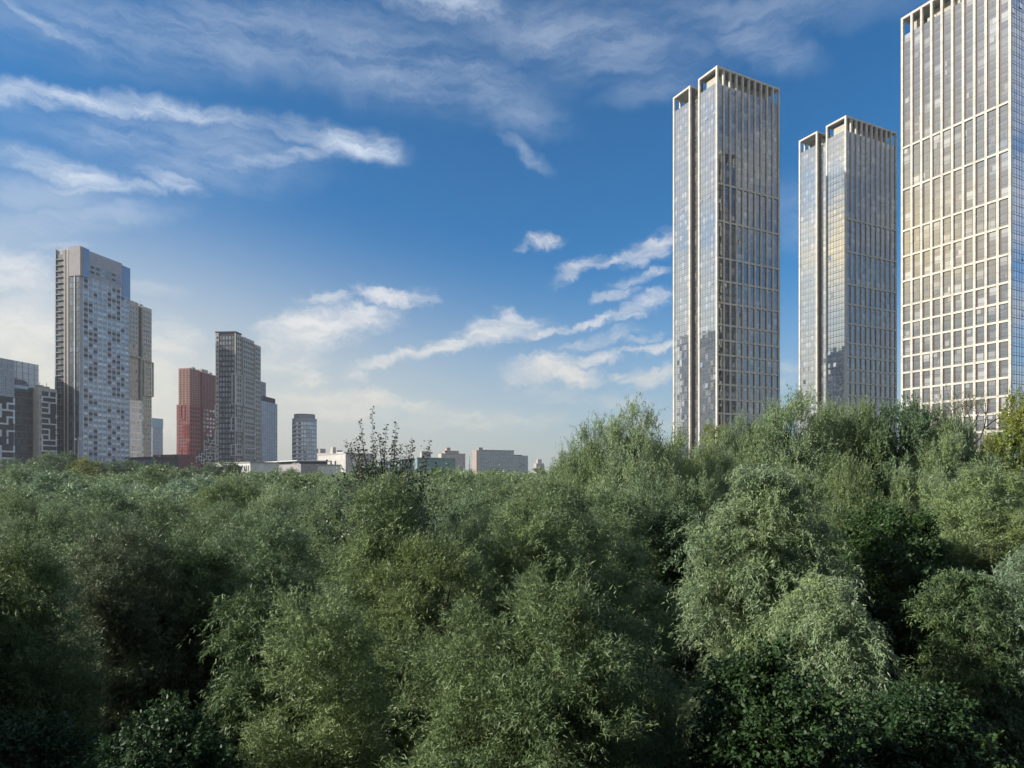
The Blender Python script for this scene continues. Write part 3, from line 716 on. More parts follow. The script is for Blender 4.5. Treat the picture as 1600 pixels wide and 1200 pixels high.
L = b.len_to(825); zt = zat(712, 870)
b.box('body', 0, L, 0, 12, 0, zt, 'tealgrey'); b.box('parapet', -.3, L * .6, -.4, 12, zt, zt + .8, 'frame'); b.windows(b.face('R'), .8, L - .8, 6, 4, zt - 1, 8, .5, .45, 'win', 'tealgrey'); b.finish()
b = Bld('domed_block', 838, 1500, 2900, 'tiny faint building with a raised centre far away at the forest edge', 'building')
L = b.len_to(850); zt = zat(724, 1510)
b.box('body', 0, L, 0, 12, 0, zt, 'farwall'); b.box('roof_block', L * .25, L * .75, 2, 10, zt, zt + 9, 'farwall'); b.windows(b.face('R'), .8, L - .8, 5, 4, zt - 1, 8, .5, .5); b.finish()
# distant mast
t = empty('radio_mast', (*at(733.5, 1500), 0), 0, 'thin distant mast between the two skyline apartment blocks', 'mast')
mb = MB(); mb.tube([(0, 0, 0), (0, 0, 40), (0, 0, 64)], [1.4, 1.0, .5], 6); mb.build('pole', [M['metal']], t)
mb = MB(); mb.box(-2, 2, -.6, .6, 40, 42).box(-1.4, 1.4, -.5, .5, 50, 51.4); mb.build('antenna', [M['metal']], t.children[0])
# street lamp by the tower
t = empty('street_lamp', (*at(122.5, 300), 0), 0, 'slim grey lamp post standing in the trees before the tallest left tower', 'street lamp')
zl = zat(684, 300)
mb = MB(); mb.tube([(0, 0, 0), (0, 0, zl * .6), (0, 0, zl)], [.24, .2, .14], 8); mb.build('pole', [M['metal']], t)
mb = MB(); mb.box(-1.4, 1.4, -.1, .1, zl - 1.2, zl - 1.05).box(-.1, .1, -.1, .1, zl, zl + .5); mb.build('crossarm', [M['metal']], t)
arm = [o for o in t.children if o.name.startswith('crossarm')][0]
for sx in (-1.2, 1.2): MB().box(sx - .45, sx + .45, -.35, .35, zl - 1.05, zl - .25).build('floodlight', [M['metal']], arm)
# --- block and wing added out of view to shade the nearest trees
t = empty('added_shade_block', (-44, -1.6, 0), 0, 'unseen dark block with a wing, added behind the view to shade the nearest trees', 'building')
MB().box(0, 95, -14, 0, 0, 58).build('wall', [M['darkp']], t)  # added bulk that cuts off sky light behind the camera
MB().box(0, 12, .41, 17.6, 0, 22.5).build('added_shade_wing', [M['darkp']], t)  # added wing that blocks the low sun from the left
MB().box(-.3, 12.3, .42, 17.9, 22.5, 23.1).build('added_shade_wing_roof', [M['slab']], t)
MB().box(-.4, 95.4, -14.4, .4, 58, 59).build('roof', [M['slab']], t)
mb = MB()
for k in range(18):
    for c in range(4, 26): mb.fbox((0, 0), (1, 0), (0, 1), 1.2 + c * 3.6, 3.0 + c * 3.6, 3 + k * 3.05, 4.7 + k * 3.05, .02, .1)
mb.build('window', [M['dglass']], t, 'stuff')
# ------------------------------------------------------------------ trees
def unit(a): return a / np.maximum(np.linalg.norm(a, axis=-1, keepdims=True), 1e-9)
def leaf_mesh(name, cen, ax, nrm, ln, wd, rnd, material, quad=False):
    s = unit(np.cross(nrm, ax)); n = len(cen); q = 4 if quad else 3
    v = np.empty((n, q, 3), np.float32)
    if quad:
        v[:, 0] = cen - ax * ln[:, None] * .5; v[:, 2] = cen + ax * ln[:, None] * .5
        v[:, 1] = cen + s * wd[:, None] * .5 - ax * ln[:, None] * .08; v[:, 3] = cen - s * wd[:, None] * .5 - ax * ln[:, None] * .08
    else:
        v[:, 0] = cen + s * wd[:, None] * .5 - ax * ln[:, None] * .40; v[:, 1] = cen - s * wd[:, None] * .5 - ax * ln[:, None] * .30
        v[:, 2] = cen + ax * ln[:, None] * .55
    me = bpy.data.meshes.new(name)
    me.vertices.add(q * n); me.vertices.foreach_set('co', v.ravel())
    me.loops.add(q * n); me.loops.foreach_set('vertex_index', np.arange(q * n, dtype=np.int32))
    me.polygons.add(n); me.polygons.foreach_set('loop_start', np.arange(0, q * n, q, dtype=np.int32))
    me.update(calc_edges=True)
    a = me.attributes.new('rnd', 'FLOAT', 'FACE'); a.data.foreach_set('value', rnd.astype(np.float32))
    me.materials.append(material)
    return me
# a crown is several domes, each covered in rounded clumps, each clump covered in leafy twigs
def crown(seed, CH, CR, zb, nd, nlobe, dens, lpt, ll, lw, up=.4, droop=.25, twl=.8, fill=.5, jit=.06, asp=1.35, shape='mound'):
    g = np.random.default_rng(seed)
    cen, rad = [], []; off = g.uniform(0, 6.28); Hc = CH - zb
    domes = [(0, 0, CH, CR * .62)]
    for i in range(nd - 1):
        an = off + i * 2.39996; q = g.uniform(.38, .62) * CR
        if shape == 'cone': tz = CH - Hc * g.uniform(.30, .75); dr = CR * g.uniform(.36, .52)
        else: tz = CH - Hc * g.uniform(.06, .42); dr = CR * g.uniform(.38, .56)
        domes.append((q * math.cos(an), q * math.sin(an), tz, dr))
    for (x, y, tz, dr) in domes:
        hh = dr * asp; cz = tz - hh; k = max(4, int(nlobe * (dr / CR) ** 2 * 2.4)); o2 = g.uniform(0, 6.28)
        for i in range(k):
            v = 1 - 1.35 * (i + .5) / k                    # 1 = top .. below the equator
            s_ = math.sqrt(max(0, 1 - v * v)); an = o2 + i * 2.39996 + g.uniform(-.3, .3)
            lr = dr * g.uniform(.24, .44); e = g.uniform(.84, 1.06)
            cen.append((x + (dr * e - lr * .7) * s_ * math.cos(an), y + (dr * e - lr * .7) * s_ * math.sin(an), cz + (hh * e - lr * .8) * v)); rad.append(lr)
        # skirt of clumps down to the crown base
        z = cz - hh * .35
        while z > zb:
            for j in range(3):
                an = g.uniform(0, 6.28); lr = dr * g.uniform(.28, .45)
                cen.append((x + (dr - lr * .6) * math.cos(an), y + (dr - lr * .6) * math.sin(an), z + g.uniform(-.5, .5))); rad.append(lr)
            z -= dr * .42
    cen = np.array(cen); rad = np.array(rad)
    cnt = np.maximum(6, (dens * 12.57 * rad ** 2 * g.uniform(.55, 1.15, len(rad)))).astype(int)
    li = np.repeat(np.arange(len(cen)), cnt); n = len(li)
    # side branches of every clump: plumes of twigs with gaps between them
    nb = np.maximum(5, (9 + 14 * rad / CR).astype(int)); off_ = np.concatenate([[0], np.cumsum(nb)[:-1]]); NB = int(nb.sum())
    bl = np.repeat(np.arange(len(cen)), nb)
    bd = unit(g.normal(size=(NB, 3)))
    axis = np.array([0, 0, zb + Hc * .4]); outw = cen[bl] - axis; outw[:, 2] *= .6; outw = unit(outw + 1e-6)
    bd = unit(bd + outw * .6 + np.array([0, 0, .28])); bL = g.uniform(.80, 1.14, NB)
    bi = off_[li] + (g.random(n) * nb[li]).astype(int)
    d = bd[bi]; s_ = fill * .8 + (1 - fill * .8) * g.random(n) ** .75
    base_p = cen[li] + d * (rad[li] * s_ * bL[bi])[:, None] * np.array([1, 1, 1.1]) + g.normal(size=(n, 3)) * (rad[li] * .20)[:, None]
    td = unit(d * .95 + np.array([0, 0, up]) + g.normal(size=(n, 3)) * .40)
    tl = twl * g.uniform(.4, 1.15, n) * np.where(g.random(n) < .06, 1.9, 1.0)
    k = lpt
    t = np.tile((np.arange(k) + .5) / k, (n, 1)) + g.normal(size=(n, k)) * .03
    pos = base_p[:, None] + td[:, None] * (tl[:, None] * t)[..., None]
    pos[..., 2] -= droop * tl[:, None] * t ** 2
    pos += g.normal(size=pos.shape) * jit * (1.3 - t[..., None])
    tang = unit(td[:, None] - np.array([0, 0, 1.0]) * (2 * droop * t)[..., None])
    side = unit(g.normal(size=pos.shape))
    la = unit(tang * .7 + side * .85 - np.array([0, 0, droop * .5]))
    nr = unit(g.normal(size=pos.shape) * .6 + np.array([0, 0, .5]) + d[:, None] * .7)
    pos = pos.reshape(-1, 3); la = la.reshape(-1, 3); nr = nr.reshape(-1, 3); m = len(pos)
    L_ = ll * g.uniform(.65, 1.25, m)
    tw = np.repeat(g.random(n), k); lb = np.repeat(g.random(NB)[bi], k)
    rnd = np.clip(lb * .35 + tw * .3 + g.random(m) * .35, 0, 1)
    return (pos + la * (L_ * .4)[:, None], la, nr, L_, lw * g.uniform(.7, 1.2, m), rnd), cen, rad
def trunk_mesh(name, cen, CH, CR, seed, nlimb=14, r0=.22):
    rr = random.Random(seed); mb = MB()
    top = CH * .72; P = [Vector((0, 0, 0))]; n = 7
    for i in range(1, n): P.append(Vector((rr.gauss(0, .12) * i ** .5, rr.gauss(0, .12) * i ** .5, top * i / (n - 1))))
    rd = [r0 * (1.25 if i == 0 else 1 - .82 * i / (n - 1)) for i in range(n)]
    mb.tube(P, rd, 8)
    idx = list(range(len(cen))); rr.shuffle(idx)
    for i in idx[:nlimb]:
        c = Vector(cen[i]); h = max(CH * .12, min(top * .95, c.z * rr.uniform(.45, .75)))
        f = h / top * (n - 1); k = min(n - 2, int(f)); s_ = P[k].lerp(P[k + 1], f - k)
        mid = s_.lerp(c, .5) + Vector((rr.gauss(0, .15), rr.gauss(0, .15), rr.uniform(-.1, .4)))
        ra = r0 * (1 - .8 * h / top) * .62
        mb.tube([s_, mid, c, c + (c - mid).normalized() * .15], [ra, ra * .6, ra * .25, ra * .08], 6)
    me = mb.build(name, [M['bark']]); data = me.data; bpy.data.objects.remove(me); return data
PROTO = {}; NQ = [0]
def proto(key, seed, CH, CR, zb, nd, nlobe, dens, lpt, ll, lw, m='olive', nl=14, quad=False, **kw):
    lf, cen, rad = crown(seed, CH, CR, zb, nd, nlobe, dens, lpt, ll, lw, **kw)
    NQ[0] += len(lf[0])
    print(key, len(lf[0]), round(CR, 1), round(CH - zb, 1))
    PROTO[key] = (leaf_mesh('crown', *lf, M[m], quad), trunk_mesh('trunk', cen, CH, CR, seed, nl), CH, CR)
STY = {  # foliage habits
 'n0': dict(lpt=26, ll=.125, lw=.027, up=.35, droop=.25, twl=.62, dens=26),
 'n1': dict(lpt=26, ll=.125, lw=.027, up=.55, droop=.20, twl=.70, dens=26, shape='cone'),
 'n2': dict(lpt=28, ll=.140, lw=.032, up=.10, droop=.70, twl=.75, dens=24),
 'n3': dict(lpt=24, ll=.098, lw=.058, up=.15, droop=.25, twl=.50, dens=22, quad=True)}
# middle distance
mk = dict(dens=13, lpt=13, ll=.20, lw=.052)
proto('m0', 21, 15, 4.4, 4.5, 7, 14, up=.45, droop=.22, twl=.85, **mk)
proto('m1', 22, 15, 4.4, 4.5, 6, 14, up=.60, droop=.2, twl=1.0, shape='cone', **mk)
proto('m2', 23, 15, 4.4, 4.5, 8, 16, up=.3, droop=.4, twl=.8, **mk)
proto('m3', 24, 15, 4.4, 4.5, 6, 14, up=.25, droop=.3, twl=.7, dens=13, lpt=11, ll=.19, lw=.09)
# far
fk = dict(dens=6, lpt=6, ll=.42, lw=.16, nl=6)
proto('f0', 31, 15, 4.4, 5, 6, 10, up=.5, droop=.2, twl=.9, **fk)
proto('f1', 32, 15, 4.4, 5, 5, 10, up=.6, droop=.2, twl=1.1, shape='cone', **fk)
proto('f2', 33, 15, 4.4, 5, 7, 12, up=.3, droop=.3, twl=.8, **fk)
TREES = []
trr = random.Random(77)
def tree(kind, x, y, h, r, label, m, name='willow_tree', cat='tree', group=None, rz=None):
    cm, tm, CH, CR = PROTO[kind]
    t = empty(name, (x, y, 0), trr.uniform(0, 6.28) if rz is None else rz, label, cat, group)
    t.scale = (r / CR, r / CR, h / CH)
    tr = bpy.data.objects.new('trunk', tm); C.objects.link(tr); tr.parent = t
    c = bpy.data.objects.new('crown', cm); C.objects.link(c); c.parent = t
    c.material_slots[0].link = 'OBJECT'; c.material_slots[0].material = M[m]
    TREES.append((x, y, r)); return t
def ptree(kind, px, py, hw, Y, label, m, name='willow_tree', **kw):
    x, y = at(px, Y); h = zat(py, Y); r = hw / F * Y
    if kind[0] == 'n':       # the nearest trees each have a crown of their own
        key = 'own%d' % len(PROTO); zb = max(3.0 if Y < 24 else 5.0, H - 455 / F * (Y - r) - 2.5)
        st_ = dict(STY[kind]); q_ = min(1, (15.0 / Y)) ** .8
        st_['lpt'] = max(9, int(st_['lpt'] * q_)); st_['ll'] /= q_ ** .6; st_['lw'] /= q_ ** .6
        proto(key, 100 + len(PROTO), h, r, min(zb, h - 2.2 * r), 7 if r > 2.2 else 5, 16, m=m, **st_); kind = key
    return tree(kind, x, y, h, r, label, m, name, rz=0.0 if kind[:3] == 'own' else None, **kw)
# front rows: px, top row, half width px, distance
NEAR = [
 ('n0', 850, 925, 215, 13.5, 'olive willow dome at the bottom centre, lowest and nearest in the middle', 'olive'),
 ('n1', 500, 935, 120, 15.5, 'narrow grey green willow in the foreground just left of the olive one at bottom centre', 'sage'),
 ('n1', 680, 845, 150, 20.0, 'pale olive willow rising behind the two foreground willows of the bottom centre', 'olive'),
 ('n0', 855, 758, 195, 27.0, 'tall broad green willow in the middle whose right side slopes to the dark gap', 'sage'),
 ('n2', 1195, 728, 105, 22.0, 'bright silvery weeping willow, the palest big tree right of the centre', 'silver'),
 ('n2', 1290, 905, 95, 18.0, 'lower silvery willow spilling below the right flank of the brightest one', 'silver'),
 ('n2', 1618, 868, 105, 20.0, 'pale silvery willow cut by the right edge in the lower half', 'silver'),
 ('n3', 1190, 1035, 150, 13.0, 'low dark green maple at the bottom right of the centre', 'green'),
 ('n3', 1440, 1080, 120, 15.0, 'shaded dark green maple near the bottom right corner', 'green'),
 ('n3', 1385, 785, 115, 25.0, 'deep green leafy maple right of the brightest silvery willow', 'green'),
 ('n0', 1545, 720, 120, 27.0, 'sage willow below the yellow crown at the right edge', 'sage'),
 ('n0', 25, 850, 115, 17.5, 'yellowish green tree at the lower left edge', 'olive'),
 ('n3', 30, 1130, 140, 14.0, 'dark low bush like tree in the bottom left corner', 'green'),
 ('n0', 190, 825, 115, 24.0, 'brownish green tree right of the yellowish one at the left edge', 'brown'),
 ('n2', 400, 930, 80, 17.0, 'dark tree with pale drooping sprays left of the narrow grey green willow', 'deep'),
 ('n0', 410, 805, 125, 27.0, 'silvery sage willow in the left middle, above the dark spray tree', 'sage'),
 ('n0', 290, 845, 100, 26.0, 'shadowy green willow between the brownish tree and the silvery sage one', 'deep'),
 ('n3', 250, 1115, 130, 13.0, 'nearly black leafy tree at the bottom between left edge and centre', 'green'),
 ('n0', 600, 752, 88, 22.5, 'sage willow crown that the sparse poplar shoots rise out of', 'sage'),
 ('n1', 960, 770, 90, 33.0, 'slim olive willow leaning out right of the tall broad green one', 'sage'),
 ('n3', 1055, 800, 90, 33.0, 'dim brown green tree behind the dark gap left of the brightest willow', 'deep'),
 ('n1', 640, 815, 70, 25.0, 'thin brownish willow under the bare topped poplar', 'brown'),
 ('n2', 1500, 900, 80, 20.0, 'greenish drooping willow between the dark maple and the right edge', 'deep'),
]
for (k, px, py, hw, Y, lab, m) in NEAR:
    ptree(k, px, py, hw, Y, lab, m, 'maple_tree' if k == 'n3' else 'willow_tree')
MIDT = [
 ('m0', 935, 660, 70, 42, 'feathery willow on the left shoulder of the raised tree line', 'sage'),
 ('m0', 990, 634, 78, 40, 'highest pale topped willow left of the first framed tower', 'silver'),
 ('m2', 1030, 690, 60, 46, 'rounded willow right under the left foot of the first framed tower', 'sage'),
 ('m1', 890, 700, 50, 45, 'small pointed willow where the tree line starts to rise to the right', 'sage'),
 ('m3', 1118, 660, 50, 62, 'small yellowing tree in front of the first framed tower foot', 'yellow'),
 ('m0', 1245, 618, 95, 42, 'tall leafy willow covering the gap between the first and second framed tower', 'sage'),
 ('m2', 1180, 670, 60, 48, 'olive willow over the right foot of the first framed tower', 'olive'),
 ('m3', 1400, 622, 95, 42, 'broad dark green tree hiding the foot of the second framed tower', 'deep'),
 ('m0', 1320, 640, 60, 46, 'green willow between the two tallest trees of the right tree line', 'olive'),
 ('m0', 1475, 665, 60, 40, 'green willow sloping down beside the nearest framed tower', 'sage'),
 ('m0', 1205, 636, 62, 44, 'sage willow left of the tall leafy one before the first framed tower', 'sage'),
 ('m2', 1295, 628, 62, 44, 'pale sage willow before the left half of the second framed tower', 'sage'),
 ('m0', 1350, 630, 62, 43, 'olive willow before the right half of the second framed tower', 'olive'),
 ('m2', 1445, 630, 64, 43, 'dark willow under the left edge of the nearest framed tower', 'deep'),
 ('m0', 1500, 655, 50, 44, 'greyish willow under the middle of the nearest framed tower', 'sage'),
 ('m2', 920, 690, 60, 50, 'low grey willow on the left slope of the raised tree line', 'sage'),
 ('m0', 1060, 676, 50, 44, 'sage willow right over the left foot of the first framed tower', 'sage'),
 ('m0', 1110, 690, 60, 42, 'pale willow below the small yellowing tree', 'silver'),
 ('m2', 1000, 680, 60, 42, 'dense willow between the highest pale topped one and the first framed tower', 'sage'),
 ('m0', 1155, 655, 55, 45, 'sage willow before the right half of the first framed tower foot', 'sage'),
 ('m3', 1605, 612, 80, 48, 'bright yellow autumn tree at the right edge before the nearest framed tower', 'yellow'),
 ('m3', 1548, 672, 34, 46, 'small yellow tree left of the bright one at the right edge', 'yellow'),
 ('m2', 1080, 745, 70, 38, 'grey green willow in front of the yellowing tree, left of the brightest willow', 'sage'),
 ('m0', 1010, 745, 70, 36, 'sage willow filling the middle of the raised tree line', 'sage'),
 ('m0', 1330, 720, 70, 34, 'olive willow directly behind the deep green maple', 'olive'),
 ('m2', 1440, 730, 80, 33, 'grey sage willow behind and right of the deep green maple', 'sage'),
 ('m2', 1260, 735, 60, 36, 'sage willow peeking over the right shoulder of the brightest willow', 'sage'),
 ('m0', 730, 770, 75, 36, 'round sage willow behind the centre willows, right of the bare topped poplar', 'sage'),
 ('m2', 520, 775, 80, 38, 'teal tinted willow left of the bare topped poplar', 'sage'),
 ('m0', 430, 760, 70, 46, 'light willow in front of the low white building', 'silver'),
 ('m2', 620, 760, 60, 34, 'dense willow around the stem of the bare topped poplar', 'deep'),
 ('m0', 770, 745, 60, 60, 'light green willow under the teal grey skyline block', 'sage'),
 ('m0', 150, 790, 90, 40, 'grey green round willow in the left middle ground', 'sage'),
 ('m2', 40, 800, 80, 38, 'sage willow at the left edge above the yellowish one', 'sage'),
 ('m3', 250, 785, 70, 46, 'dull green tree in the left middle ground before the tallest tower', 'deep'),
 ('m2', 340, 785, 70, 42, 'sage green willow before the red tower', 'sage'),
]
for (k, px, py, hw, Y, lab, m) in MIDT: ptree(k, px, py, hw, Y, lab, m, 'leafy_tree' if k == 'm3' else 'willow_tree')
# poplar with bare leafy shoots against the sky
def poplar():
    Y = 24.0; x, y = at(600, Y); g = np.random.default_rng(4)
    t = empty('poplar_tree', (x, y, 0), 0, 'dark poplar whose sparse shoots with big single leaves stick up into the sky', 'tree')
    k = Y / F; mb = MB(); pos = []; axs = []
    P0 = zat(880, Y)
    mb.tube([(0, 0, 0), (.1, 0, P0 * .5), (0, .1, P0), (-.1, 0, zat(760, Y))], [.2, .16, .12, .06], 8)
    shoots = [(576, 634, 585, 800), (565, 656, 578, 760), (602, 662, 596, 790), (614, 656, 606, 790), (640, 683, 628, 790), (647, 688, 634, 780), (668, 686, 655, 780),
              (541, 690, 572, 770), (555, 684, 580, 770), (660, 700, 650, 800), (622, 700, 610, 800), (590, 690, 590, 800), (530, 740, 575, 800), (680, 730, 640, 810), (630, 720, 600, 820)]
    rr = random.Random(9)
    for q in range(12): shoots.append((rr.uniform(530, 680), rr.uniform(715, 800), rr.uniform(570, 630), rr.uniform(800, 860)))
    for q in range(16):
        u = rr.uniform(548, 662); v = 668 + abs(u - 590) * .5 + rr.uniform(0, 30); shoots.append((u, v, u + (605 - u) * .35 + rr.uniform(-6, 6), v + rr.uniform(45, 80)))
    for (ax_, ay_, bx_, by_) in shoots:
        dep = rr.uniform(-.9, .9)
        A = Vector(((bx_ - 600) * k, dep * .3, zat(by_, Y))); B = Vector(((ax_ - 600) * k, dep, zat(ay_, Y)))
        Mi = A.lerp(B, .45) + Vector(((ax_ - bx_) * k * .12, 0, -.1 if abs(ax_ - bx_) > 20 else 0))
        root_ = Vector((0, 0, A.z - 1.2))
        mb.tube([root_, A, Mi, B], [.035, .020, .012, .004], 5)
        n = max(10, int((B - A).length / .042))
        for i in range(n):
            t_ = (i + .5) / n
            p = (A.lerp(Mi, t_ / .45) if t_ < .45 else Mi.lerp(B, (t_ - .45) / .55))
            an = i * 2.4; sp = .10 * (1.15 - .55 * t_)
            dd = np.array([math.cos(an), math.sin(an), .25 + g.normal() * .3]); dd /= np.linalg.norm(dd)
            pos.append(np.array(p) + dd * sp); axs.append(dd)
            if rr.random() < .5:
                d2 = unit(dd + g.normal(size=3) * .8); pos.append(np.array(p) + d2 * sp * 1.5); axs.append(d2)
            if i % 6 == 0: mb.tube([p, Vector(np.array(p) + dd * sp)], [.004, .002], 3)
    # denser lower crown
    n = 3500
    c = g.normal(size=(n, 3)) * np.array([1.25, .8, .75]) + np.array([.1, 0, zat(805, Y)])
    d = unit(g.normal(size=(n, 3)) + np.array([0, 0, .2]))
    pos = np.concatenate([np.array(pos), c]); axs = np.concatenate([np.array(axs), d]); m = len(pos)
    nr = unit(g.normal(size=(m, 3)) * .8 + np.array([0, -.2, .7]))
    me = leaf_mesh('crown', pos, unit(axs + g.normal(size=(m, 3)) * .3), nr, .105 * g.uniform(.6, 1.25, m), .075 * g.uniform(.6, 1.2, m), g.random(m), M['poplar'], True)
    o = bpy.data.objects.new('crown', me); C.objects.link(o); o.parent = t
    mb.build('trunk', [M['bark']], t); TREES.append((x, y, 2.5))
poplar()
# thin leafless tree before the nearest tower
def bare_tree():
    Y = 52.0; x, y = at(1515, Y); rr = random.Random(6); k = Y / F
    t = empty('bare_tree', (x, y, 0), 0, 'thin nearly leafless tree with fine twigs before the nearest framed tower', 'tree')
    mb = MB(); pos = []
    def br(p, d, ln, r, lv):
        q = p + d * ln; m_ = p.lerp(q, .5) + Vector((rr.gauss(0, .05), rr.gauss(0, .05), 0)) * ln
        mb.tube([p, m_, q], [r, r * .8, r * .55], 5)
        if lv >= 5:
            for _ in range(5): pos.append(tuple(p.lerp(q, rr.random()) + Vector((rr.gauss(0, .06), rr.gauss(0, .06), rr.gauss(0, .06)))))
            return
        for _ in range(3 if lv < 4 else 2):
            nd = (d + Vector((rr.gauss(0, .55), rr.gauss(0, .45), rr.gauss(.12, .3)))).normalized()
            br(q if rr.random() < .6 else m_.lerp(q, .5), nd, ln * rr.uniform(.6, .85), r * .55, lv + 1)
    z0 = zat(700, Y)
    mb.tube([(0, 0, 0), (.3, 0, z0 * .5), (0, 0, z0)], [.2, .16, .12], 7)
    for (dx_, dz_, ln) in ((-.55, .9, 2.4), (.25, 1, 2.2), (.8, .9, 2.6), (-.2, 1, 1.9), (-1.0, .7, 2.0)):
        br(Vector((0, 0, z0)), Vector((dx_, rr.uniform(-.3, .3), dz_)).normalized(), ln * .8, .085, 1)
    mb.build('trunk', [M['bark']], t)
    g = np.random.default_rng(2); pos = np.array(pos); m = len(pos)
    me = leaf_mesh('crown', pos, unit(g.normal(size=(m, 3))), unit(g.normal(size=(m, 3))), .11 * g.uniform(.6, 1.2, m), .06 * g.uniform(.6, 1.2, m), g.random(m), M['yellow'])
    o = bpy.data.objects.new('crown', me); C.objects.link(o); o.parent = t; TREES.append((x, y, 2))
bare_tree()
# trees standing right before the left buildings
FARROW = [(20, 722, 24, 300, 'deep'), (62, 728, 22, 290, 'deep'), (78, 714, 28, 300, 'olive'), (104, 712, 26, 305, 'deep'), (135, 722, 26, 300, 'yellow'), (165, 727, 24, 300, 'olive'),
          (190, 724, 24, 300, 'deep'), (215, 726, 24, 300, 'deep'), (235, 732, 20, 300, 'deep'), (265, 738, 20, 300, 'brown'), (305, 734, 22, 300, 'deep'), (330, 729, 20, 300, 'deep'),
          (350, 726, 20, 300, 'deep'), (365, 728, 14, 300, 'deep'), (400, 741, 24, 280, 'far'), (450, 741, 26, 270, 'far'), (500, 743, 22, 270, 'far'), (0, 735, 26, 290, 'deep'), (285, 740, 20, 290, 'olive')]
spots = ['in front of the pale maze patterned building at the left edge', 'under the dark glass block', 'at the foot of the tallest left tower', 'under the tallest left tower, darker than those around it',
 'yellowish, under the panel side of the tallest left tower', 'under the right half of the panel side of the tallest left tower', 'under the right corner of the tallest left tower', 'under the beige tower',
 'before the left end of the striped red and black building', 'brownish one under the striped red and black building', 'at the foot of the red tower', 'between the red tower and the charcoal tower',
 'before the charcoal tower, left of the low white building', 'touching the square windows of the low white building', 'before the left end of the long grey building', 'before the right end of the long grey building',
 'before the small white annex', 'cut by the left edge below the pale maze patterned building', 'just left of the red tower foot']
for (a, sp) in zip(FARROW, spots):
    x, y = at(a[0], a[3]); h = zat(a[1], a[3]) + 1.4
    tree(trr.choice(('f0', 'f1', 'f2')), x, y, h, a[2] * 1.3 / F * a[3], 'distant tree ' + sp, a[4], 'leafy_tree', group='trees along the foot of the left buildings')
# the wood between: individual crowns as far as they can be told apart
fr = random.Random(21); cnt = 0; cells = []
Yq = 34.0
while Yq < 150:
    st = 7.2 + (Yq - 34) * .035; halfw = .80 * Yq + 3; X = -halfw + fr.uniform(0, st)
    while X < halfw:
        cells.append((X + fr.gauss(0, st * .18), Yq + fr.gauss(0, st * .18))); X += st
    Yq += st * .92
def zone(px): return 'left' if px < 520 else ('middle' if px < 880 else 'right')
for (X, Y) in cells:
    if cnt >= 232: break
    if any((X - a) ** 2 + (Y - b_) ** 2 < (r_ * .75 + 1.5) ** 2 for a, b_, r_ in TREES[:60]): continue
    px = 800 + X / Y * F
    h = 13.4 + min(Y, 160) * .020 + fr.gauss(0, 1.05)
    if px > 860: h = min(h + 1.2, zat(705, Y))
    if px < 520: h -= .3
    m = fr.choices(('sage', 'olive', 'silver', 'deep', 'brown', 'yellow'), (40, 22, 16, 14, 6, 2 if px > 200 else 5))[0]
    kd = fr.choice(('m0', 'm1', 'm2', 'm3')) if Y < 62 else fr.choice(('f0', 'f1', 'f2'))
    look = {'sage': 'sage green', 'olive': 'olive green', 'silver': 'pale silvery green', 'deep': 'deep green', 'brown': 'brownish green', 'yellow': 'yellowing'}[m]
    dist = 'nearer' if Y < 55 else ('farther' if Y < 95 else 'farthest')
    lab = '%s crown among the crowded treetops, %s rows, %s part of wood' % (look, dist, zone(px))
    tree(kd, X, Y, h, fr.uniform(3.9, 5.6) * (1 + (Y - 34) * .004), lab, m, 'leafy_tree' if m in ('deep', 'brown', 'yellow') else 'willow_tree',
         group='%s trees of the %s rows, %s part of the wood' % (look, dist, zone(px)))
    cnt += 1
YEND = Y
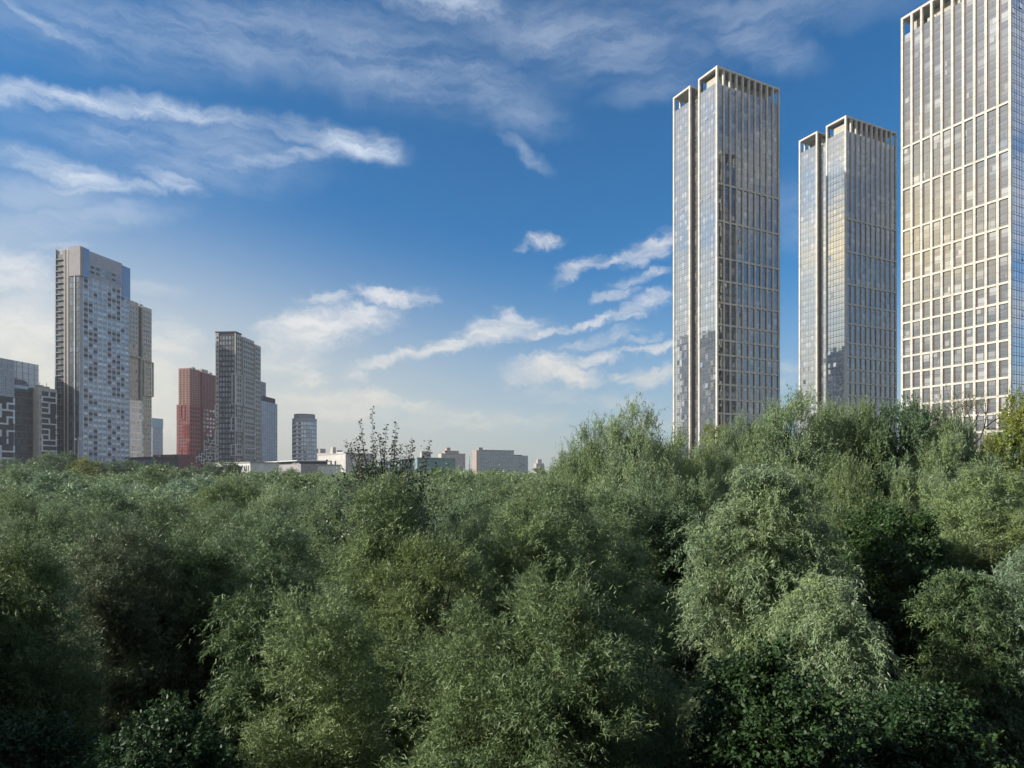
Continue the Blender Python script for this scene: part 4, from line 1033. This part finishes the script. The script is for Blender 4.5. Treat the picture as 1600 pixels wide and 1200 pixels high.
# the far wood, one mass
def far_wood():
    g = np.random.default_rng(8); pos = []; nn = []; sz = []; rn = []
    Y = YEND - 2
    while Y < 760:
        st = 7.5 + (Y - 100) * .012
        X = -.80 * Y
        while X < .80 * Y:
            x = X + g.normal() * st * .2; y = Y + g.normal() * st * .2; X += st
            px = 800 + x / y * F
            if px < 540 and y > 275: continue
            if px > 1000 and y > 235: continue
            if 540 <= px < 670 and y > 410: continue
            h = 15.4 + min(y, 330) * .010 + g.normal() * 1.0; 
            if px < 520: h -= .7
            if px > 860: h = min(h, zat(705, y))
            r = st * .62; n = int(420 if y < 250 else 200)
            d = unit(g.normal(size=(n, 3))); d[:, 2] = np.abs(d[:, 2]) * 1.0 - .12
            bump = 1 + .22 * np.sin(d[:, 0:1] * 5 + x) * np.cos(d[:, 1:2] * 5 + y)
            p = d * np.array([r, r, h * .42]) * bump * g.uniform(.8, 1.03, (n, 1)) + np.array([x, y, h * .58])
            pos.append(p); nn.append(unit(d + g.normal(size=(n, 3)) * .5)); sz.append(np.full(n, .55 if y < 250 else .9)); rn.append(np.clip(g.normal(.5, .12) + g.normal(size=n) * .2, 0, 1))
        Y += st * (.9 if Y < 300 else 1.6)
    pos = np.concatenate(pos); nn = np.concatenate(nn); sz = np.concatenate(sz); rn = np.concatenate(rn); m = len(pos)
    ax = unit(np.cross(nn, g.normal(size=(m, 3))))
    me = leaf_mesh('far_wood', pos, ax, nn, sz * g.uniform(.7, 1.3, m), sz * .6 * g.uniform(.7, 1.3, m), rn, M['far'])
    o = bpy.data.objects.new('far_wood', me); C.objects.link(o)
    tag(o, 'far off willow wood reading as one grey green mass below the skyline', 'wood'); o['kind'] = 'stuff'
    print('far wood quads', m, 'proto quads', NQ[0], 'filler', cnt, 'Y end', YEND)
far_wood()
# ------------------------------------------------------------------ the air
hm = bpy.data.materials.new('haze'); hm.use_nodes = True; N = NT(hm.node_tree)
pv = N.n('ShaderNodeVolumePrincipled', ins={'Color': (.86, .89, .92, 1), 'Density': 0.00014, 'Anisotropy': 0.2})
o_ = N.n('ShaderNodeOutputMaterial'); N.t.links.new(pv.outputs[0], o_.inputs['Volume'])
mb = MB(); mb.box(-1400, 1400, -60, 2000, -1.0, 215); hz_ = mb.build('haze', [hm]); hz_['kind'] = 'stuff'
tag(hz_, 'faint pale haze that softens the far buildings and the skyline', 'haze')
